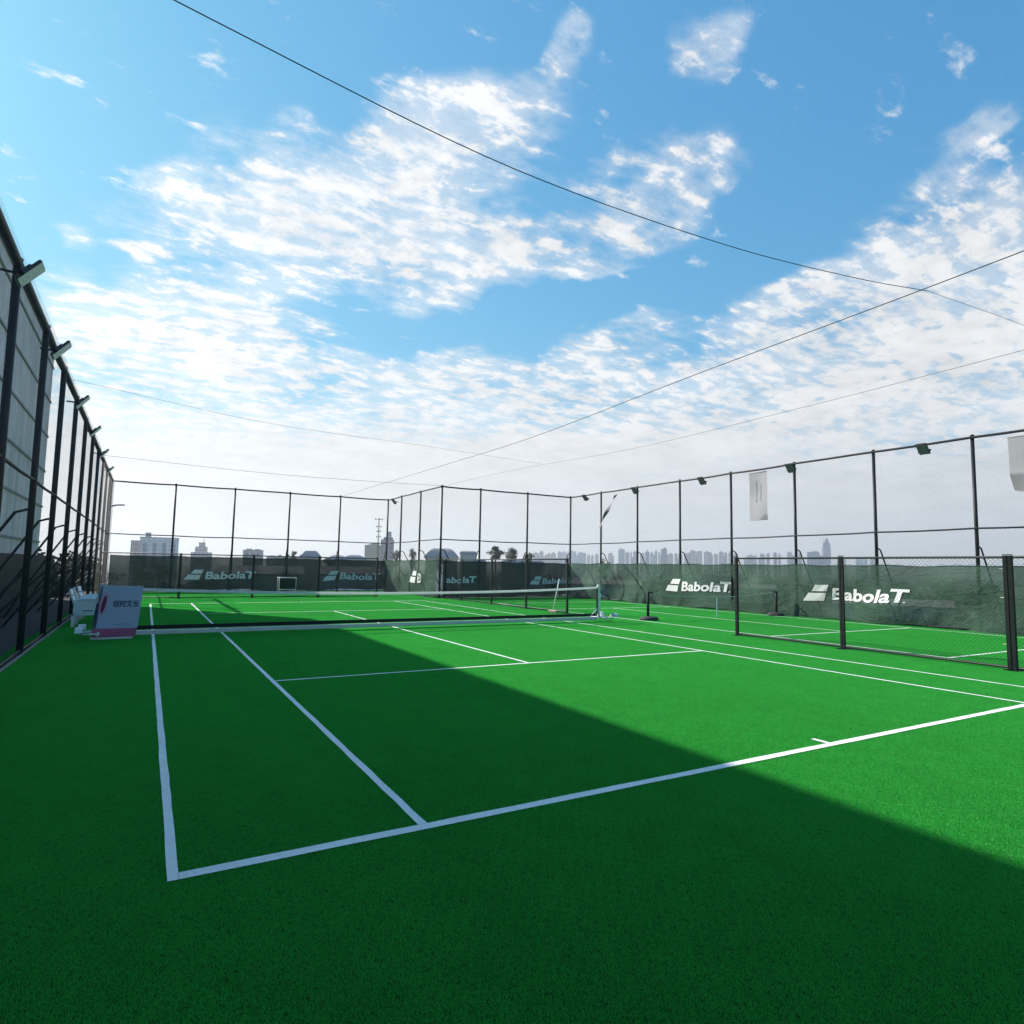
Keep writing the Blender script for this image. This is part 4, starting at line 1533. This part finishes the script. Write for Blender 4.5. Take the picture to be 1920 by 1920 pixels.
root = thing('radio_mast', 'thin lattice radio mast with antenna crossbars above the cream building', 'mast', (92.5, 281.6, GZ))
m = MB()
h = 23.5 - GZ
for (dx_, dy_) in ((-1, -1), (1, -1), (1, 1), (-1, 1)):
    m.tube([(dx_ * 0.55, dy_ * 0.55, 0), (dx_ * 0.12, dy_ * 0.12, h)], 0.06, 5)
for k in range(26):
    z0_, z1_ = h * k / 26, h * (k + 1) / 26
    a0, a1 = 0.55 - 0.43 * k / 26, 0.55 - 0.43 * (k + 1) / 26
    s_ = 1 if k % 2 else -1
    m.tube([(-a0 * s_, -a0, z0_), (a1 * s_, -a1, z1_)], 0.04, 4)
    m.tube([(-a0 * s_, a0, z0_), (a1 * s_, a1, z1_)], 0.04, 4)
m.build('lattice', M['dark_metal'], root)
for z_, l_ in ((h - 0.6, 1.7), (h - 4.0, 1.0), (h - 6.2, 0.8), (h - 8.8, 0.9)):
    m = MB()
    m.tube([(-l_, 0, z_), (l_, 0, z_)], 0.13, 6)
    m.tube([(0, -l_, z_), (0, l_, z_)], 0.13, 6)
    for q in (-1, 1):
        m.obox((q * l_, 0, z_), (0.12, 0, 0), (0, 0.12, 0), (0, 0, 0.45))
    m.build('antenna_crossbar', M['dark_metal'], root)

root = thing('glass_skyscraper', 'tallest hazy blue tower with two spires in the right skyline', 'skyscraper', (1582.7, 1047.3, GZ), -math.atan2(1582.9, 1051))
H = 84 - GZ
m = MB(); m.box(-6, 9.5, -8, 8, 0, H); m.build('wall', FAC['u'], root)
m = MB(); m.box(-10, -6.01, -6, 6, 0, H - 15); m.box(9.51, 11.5, -6, 6, 0, H - 8); m.build('side_wing', FAC['b'], root)
m = MB(); m.box(-2, 6, -4, 4, H, H + 9); m.tube([(-6.6, 0, H - 15), (-6.6, 0, H + 26)], [0.8, 0.3], 6); m.tube([(3, 0, H + 9), (3, 0, H + 30)], [0.7, 0.3], 6); m.build('spire', FAC['u'], root)


def hip_roof(name, label, x, y, w, d, zt, rise, over=0.12, wallmat=None, flat=0.45, curve=True):
    az = math.atan2(x - CX, y - CY)
    root = thing(name, label, 'pavilion', (x, y, GZ), -az)
    H = zt - rise - GZ
    b = MB()
    b.box(-w / 2 * (1 - over), w / 2 * (1 - over), -d / 2 * (1 - over), d / 2 * (1 - over), 0, H)
    b.build('wall', wallmat or M['plaster'], root)
    r = MB()
    n = 6
    rings = []
    for k in range(n + 1):
        f = k / n
        q = 1 - (1 - flat) * f
        z = H + rise * ((f ** 0.75) if curve else f)
        if curve:
            z = H + rise * math.sin(f * PI / 2)
        rings.append([(-w / 2 * q, -d / 2 * q, z), (w / 2 * q, -d / 2 * q, z), (w / 2 * q, d / 2 * q, z), (-w / 2 * q, d / 2 * q, z)])
    i = len(r.v)
    for ring in rings:
        r.v += ring
    for k in range(n):
        for j in range(4):
            a, c = i + k * 4 + j, i + k * 4 + (j + 1) % 4
            r.f.append((a, c, c + 4, a + 4))
    r.f.append(tuple(i + n * 4 + j for j in range(4)))
    r.f.append(tuple(i + j for j in reversed(range(4))))
    r.build('roof', M['roof_dark'], root)
    return root


hip_roof('pavilion', 'broad dark curved pavilion roof beside the inner corner post', 67.5, 151, 9.4, 9, 6.3, 2.6, flat=0.35)
hip_roof('pavilion', 'low double-tier dark roof with white gable, right of the broad roof', 70.5, 141, 4.6, 5, 5.5, 0.7, flat=0.7)
hip_roof('pavilion', 'pale house with lower dark roof below the double-tier roof', 73.5, 143, 6.6, 5, 3.6, 1.2, flat=0.6)
hip_roof('pavilion', 'trapezoid tiled roof with upturned ridge above the far screen', 40.4, 182, 6.6, 6, 5.3, 2.0, flat=0.45, curve=False)
hip_roof('pavilion', 'low humped dark roof left of the cream building', 60.0, 228, 8.0, 7, 5.0, 1.9, flat=0.2)
hip_roof('pavilion', 'second low humped dark roof touching the foot of the cream building', 66.0, 227, 9.0, 7, 5.2, 1.8, flat=0.25)
hip_roof('pavilion', 'long low shed roof under the three dark trees', 86.0, 140, 12.5, 6, 3.6, 1.1, flat=0.7, wallmat=M['plaster'])
hip_roof('pavilion', 'long white warehouse roof at the foot of the tower blocks', 560, 510, 86, 30, -2.0, 3.5, flat=0.8, wallmat=FAC['w'])


# ------------------------------------------------------------------ trees
def leaf_cloud(mb, centre, rad, n, size, rnd, flat=1.0):
    for _ in range(n):
        while True:
            p = Vector((rnd.uniform(-1, 1), rnd.uniform(-1, 1), rnd.uniform(-1, 1)))
            if 0.15 < p.length < 1:
                break
        p = p * (0.65 + 0.35 * p.length)
        p = Vector((p.x * rad[0], p.y * rad[1], p.z * rad[2]))
        c = Vector(centre) + p
        a = Vector((rnd.uniform(-1, 1), rnd.uniform(-1, 1), rnd.uniform(-0.6, 0.6))).normalized()
        b = a.cross(Vector((rnd.uniform(-1, 1), rnd.uniform(-1, 1), rnd.uniform(-1, 1)))).normalized()
        s = size * rnd.uniform(0.6, 1.3)
        mb.quad(c - a * s, c - b * s * 0.5, c + a * s, c + b * s * 0.5)


def tree(label, x, y, ztop, w, h, seed, kind='round', group='trees beyond the fences', leaf='leaf'):
    rnd = random.Random(seed)
    root = thing('tree', label, 'tree', (x, y, GZ), 0, group)
    H = ztop - GZ
    t = MB()
    t.tube([(0, 0, 0), (0.08 * w, 0, (H - h) * 0.6), (0, 0.03 * w, H - h * 0.7)], [0.05 * w + 0.08, 0.04 * w + 0.06, 0.03 * w + 0.03], 8)
    c = MB()
    sz = max(0.10, 0.05 * w)
    if kind == 'umbrella':
        tiers = [(0.0, 0.55, 0.16), (-0.3, 1.0, 0.20), (-0.62, 0.7, 0.16)]
        for (dz_, q, th) in tiers:
            for k in range(7):
                a = rnd.uniform(0, 6.28)
                rr = w * 0.5 * q * rnd.uniform(0.2, 0.75)
                p = (rr * math.cos(a), rr * math.sin(a), H - h * 0.12 + dz_ * h)
                t.tube([(0, 0, H - h * 0.8 + dz_ * h * 0.3), p], [0.03 * w * 0.6, 0.012 * w], 5)
                leaf_cloud(c, p, (w * 0.2 * q + 0.1, w * 0.2 * q + 0.1, h * th), 70, sz, rnd)
    else:
        for k in range(16):
            a = rnd.uniform(0, 6.28)
            f = rnd.uniform(0, 1)
            rr = w * 0.5 * math.sqrt(rnd.uniform(0.02, 1)) * 0.72 * (1 - 0.5 * f if kind == 'cone' else math.sqrt(max(0.1, 1 - (2 * f - 0.9) ** 2)))
            p = (rr * math.cos(a), rr * math.sin(a), H - h * (0.86 - 0.74 * f))
            t.tube([(0, 0, H - h * (0.95 - 0.4 * f)), p], [0.02 * w + 0.01, 0.008 * w + 0.005], 5)
            q = rnd.uniform(0.14, 0.24)
            leaf_cloud(c, p, (w * q, w * q, h * q * 0.75), 80, sz, rnd)
    t.build('trunk', M['bark'], root)
    c.build('crown', M[leaf], root)
    return root


tree('umbrella-shaped dark tree in tiers, left of three above the shed roof', 71.3, 128, 6.4, 4.4, 3.4, 1, 'umbrella')
tree('ragged middle tree of three above the shed roof', 79.0, 134, 6.7, 4.0, 4.2, 2, 'round')
tree('rounded right tree of three beside the far fence post', 82.5, 131, 6.2, 3.0, 3.8, 3, 'round')
tree('slim tree right of the mauve-grey tower, seen through the short fence', 43.5, 118.7, 5.0, 2.2, 4.4, 4, 'round', leaf='leaf_grey')
tree('forked taller slim tree in the middle of the short fence bays', 46.6, 117.8, 5.2, 2.6, 4.6, 5, 'cone', leaf='leaf_grey')
tree('small pale tree between the slim tree and the inner corner post', 53.0, 119, 4.2, 3.0, 4.0, 6, 'round', leaf='leaf_grey')
tree('wispy treetop at the left of the trapezoid tiled roof', 35.0, 178, 5.3, 2.4, 3.2, 7, 'cone')
tree('low bushy treetop at the right of the trapezoid tiled roof', 46.5, 186, 3.6, 4.6, 3.5, 8, 'round')
tree('bare-looking tall tree between tower blocks and the right fence brace', 118, 146, 4.8, 4.2, 5.0, 9, 'round', leaf='leaf_grey')
# hedge outside the left fence, past the grey building
rnd = random.Random(77)
root = thing('hedge', 'tall dark hedge behind the far part of the left fence', 'hedge', (-4.6, 29, GZ), 0)
hc, ht = MB(), MB()
y = 0.0
while y < 34:
    x = rnd.uniform(-0.5, 0.5)
    zt = rnd.uniform(0.6, 2.1) - GZ
    ht.tube([(x, y, 0), (x + 0.2, y + 0.1, zt - 1.2)], [0.16, 0.06], 6)
    for q_ in range(4):
        leaf_cloud(hc, (x + rnd.uniform(-0.7, 0.7), y + rnd.uniform(-0.7, 0.7), zt - 0.7 - 0.9 * q_), (1.0, 1.1, 0.9), 170, 0.16, rnd)
    y += 0.95
ht.build('stem', M['bark'], root)
hc.build('foliage', M['leaf_dark'], root)

# wood seen as one mass behind the wind-screens
rnd = random.Random(99)
wm = MB()
for k in range(520):
    a = rnd.uniform(-0.16, 1.35)
    d = 50 + 420 * rnd.random() ** 1.3
    top_ = rnd.uniform(-9.5, -1.0) if d < 200 else rnd.uniform(-8, -0.5)
    x, y = CX + d * math.sin(a), CY + d * math.cos(a)
    if y < 36 and x < 24:
        continue
    w = rnd.uniform(4, 9)
    for q in range(3):
        leaf_cloud(wm, (x + rnd.uniform(-w, w) * 0.4, y + rnd.uniform(-w, w) * 0.4, top_ - w * 0.4 - rnd.uniform(0, 3)), (w * 0.55, w * 0.55, w * 0.42), 46, 0.9, rnd)
o = wm.build('woodland', M['leaf'])
tag(o, 'mass of green treetops below the roof, seen through the cloth screens', 'woodland', kind='stuff')

# mid-distance low buildings in the wood (light walls glimpsed through the cloth)
for k, (x, y, w, d, zt, c, lb) in enumerate((
        (14.5, 96, 11, 9, 0.1, 'c', 'cream house seen dimly through the far screen left of centre'),
        (27.0, 92, 9, 8, 0.2, 'w', 'white house seen dimly through the right end of far screen'),
        (98.0, 120, 16, 10, -2.0, 'w', 'white low house in the wood behind the dark corner screen'),
        (150.0, 128, 26, 10, -3.2, 'c', 'long cream house in the wood behind the sunlit screen'),
        (132.0, 70, 20, 12, -4.5, 'w', 'white house in the wood behind the nearer sunlit logo'))):
    rt_, H = block('low_house', lb, x, y, w, d, zt, FAC[c])
    m = MB()
    m.prism([(-w / 2 - 0.4, -d / 2 - 0.4, H), (-w / 2 - 0.4, d / 2 + 0.4, H), (-w / 2 - 0.4, 0, H + 1.1)], (w + 0.8, 0, 0))
    m.build('roof', M['roof_dark'], rt_)

# street lamp far behind the left corner
root = thing('street_lamp', 'thin street lamp arm showing past the far left corner post', 'street lamp', (-3.1, 56.2, GZ))
m = MB(); m.tube([(0, 0, 0), (0, 0, 27.6), (0.06, 0, 27.9), (0.5, 0, 28.05)], 0.06, 8); m.build('pole', M['dark_metal'], root)
m = MB(); m.obox((0.78, 0, 28.08), (0.32, 0, 0.02), (0, 0.10, 0), (0, 0, 0.05)); m.build('lamp_head', M['lamp_housing'], root, bevel=0.02)

# ------------------------------------------------------------------ humid air over the city
hm, g = new_mat('haze')
pv = g.n('ShaderNodeVolumePrincipled')
pv.inputs['Color'].default_value = (0.93, 0.95, 0.98, 1)
pv.inputs['Density'].default_value = 0.00034
pv.inputs['Anisotropy'].default_value = 0.3
ho = g.n('ShaderNodeOutputMaterial')
g.put(ho.inputs['Volume'], pv.outputs[0])
hb = MB()
hb.box(-4600, 4600, -4600, 4600, GZ - 1.0, 215.0)
tag(hb.build('haze', hm), 'pale even haze filling the air over the city', 'haze', kind='stuff')
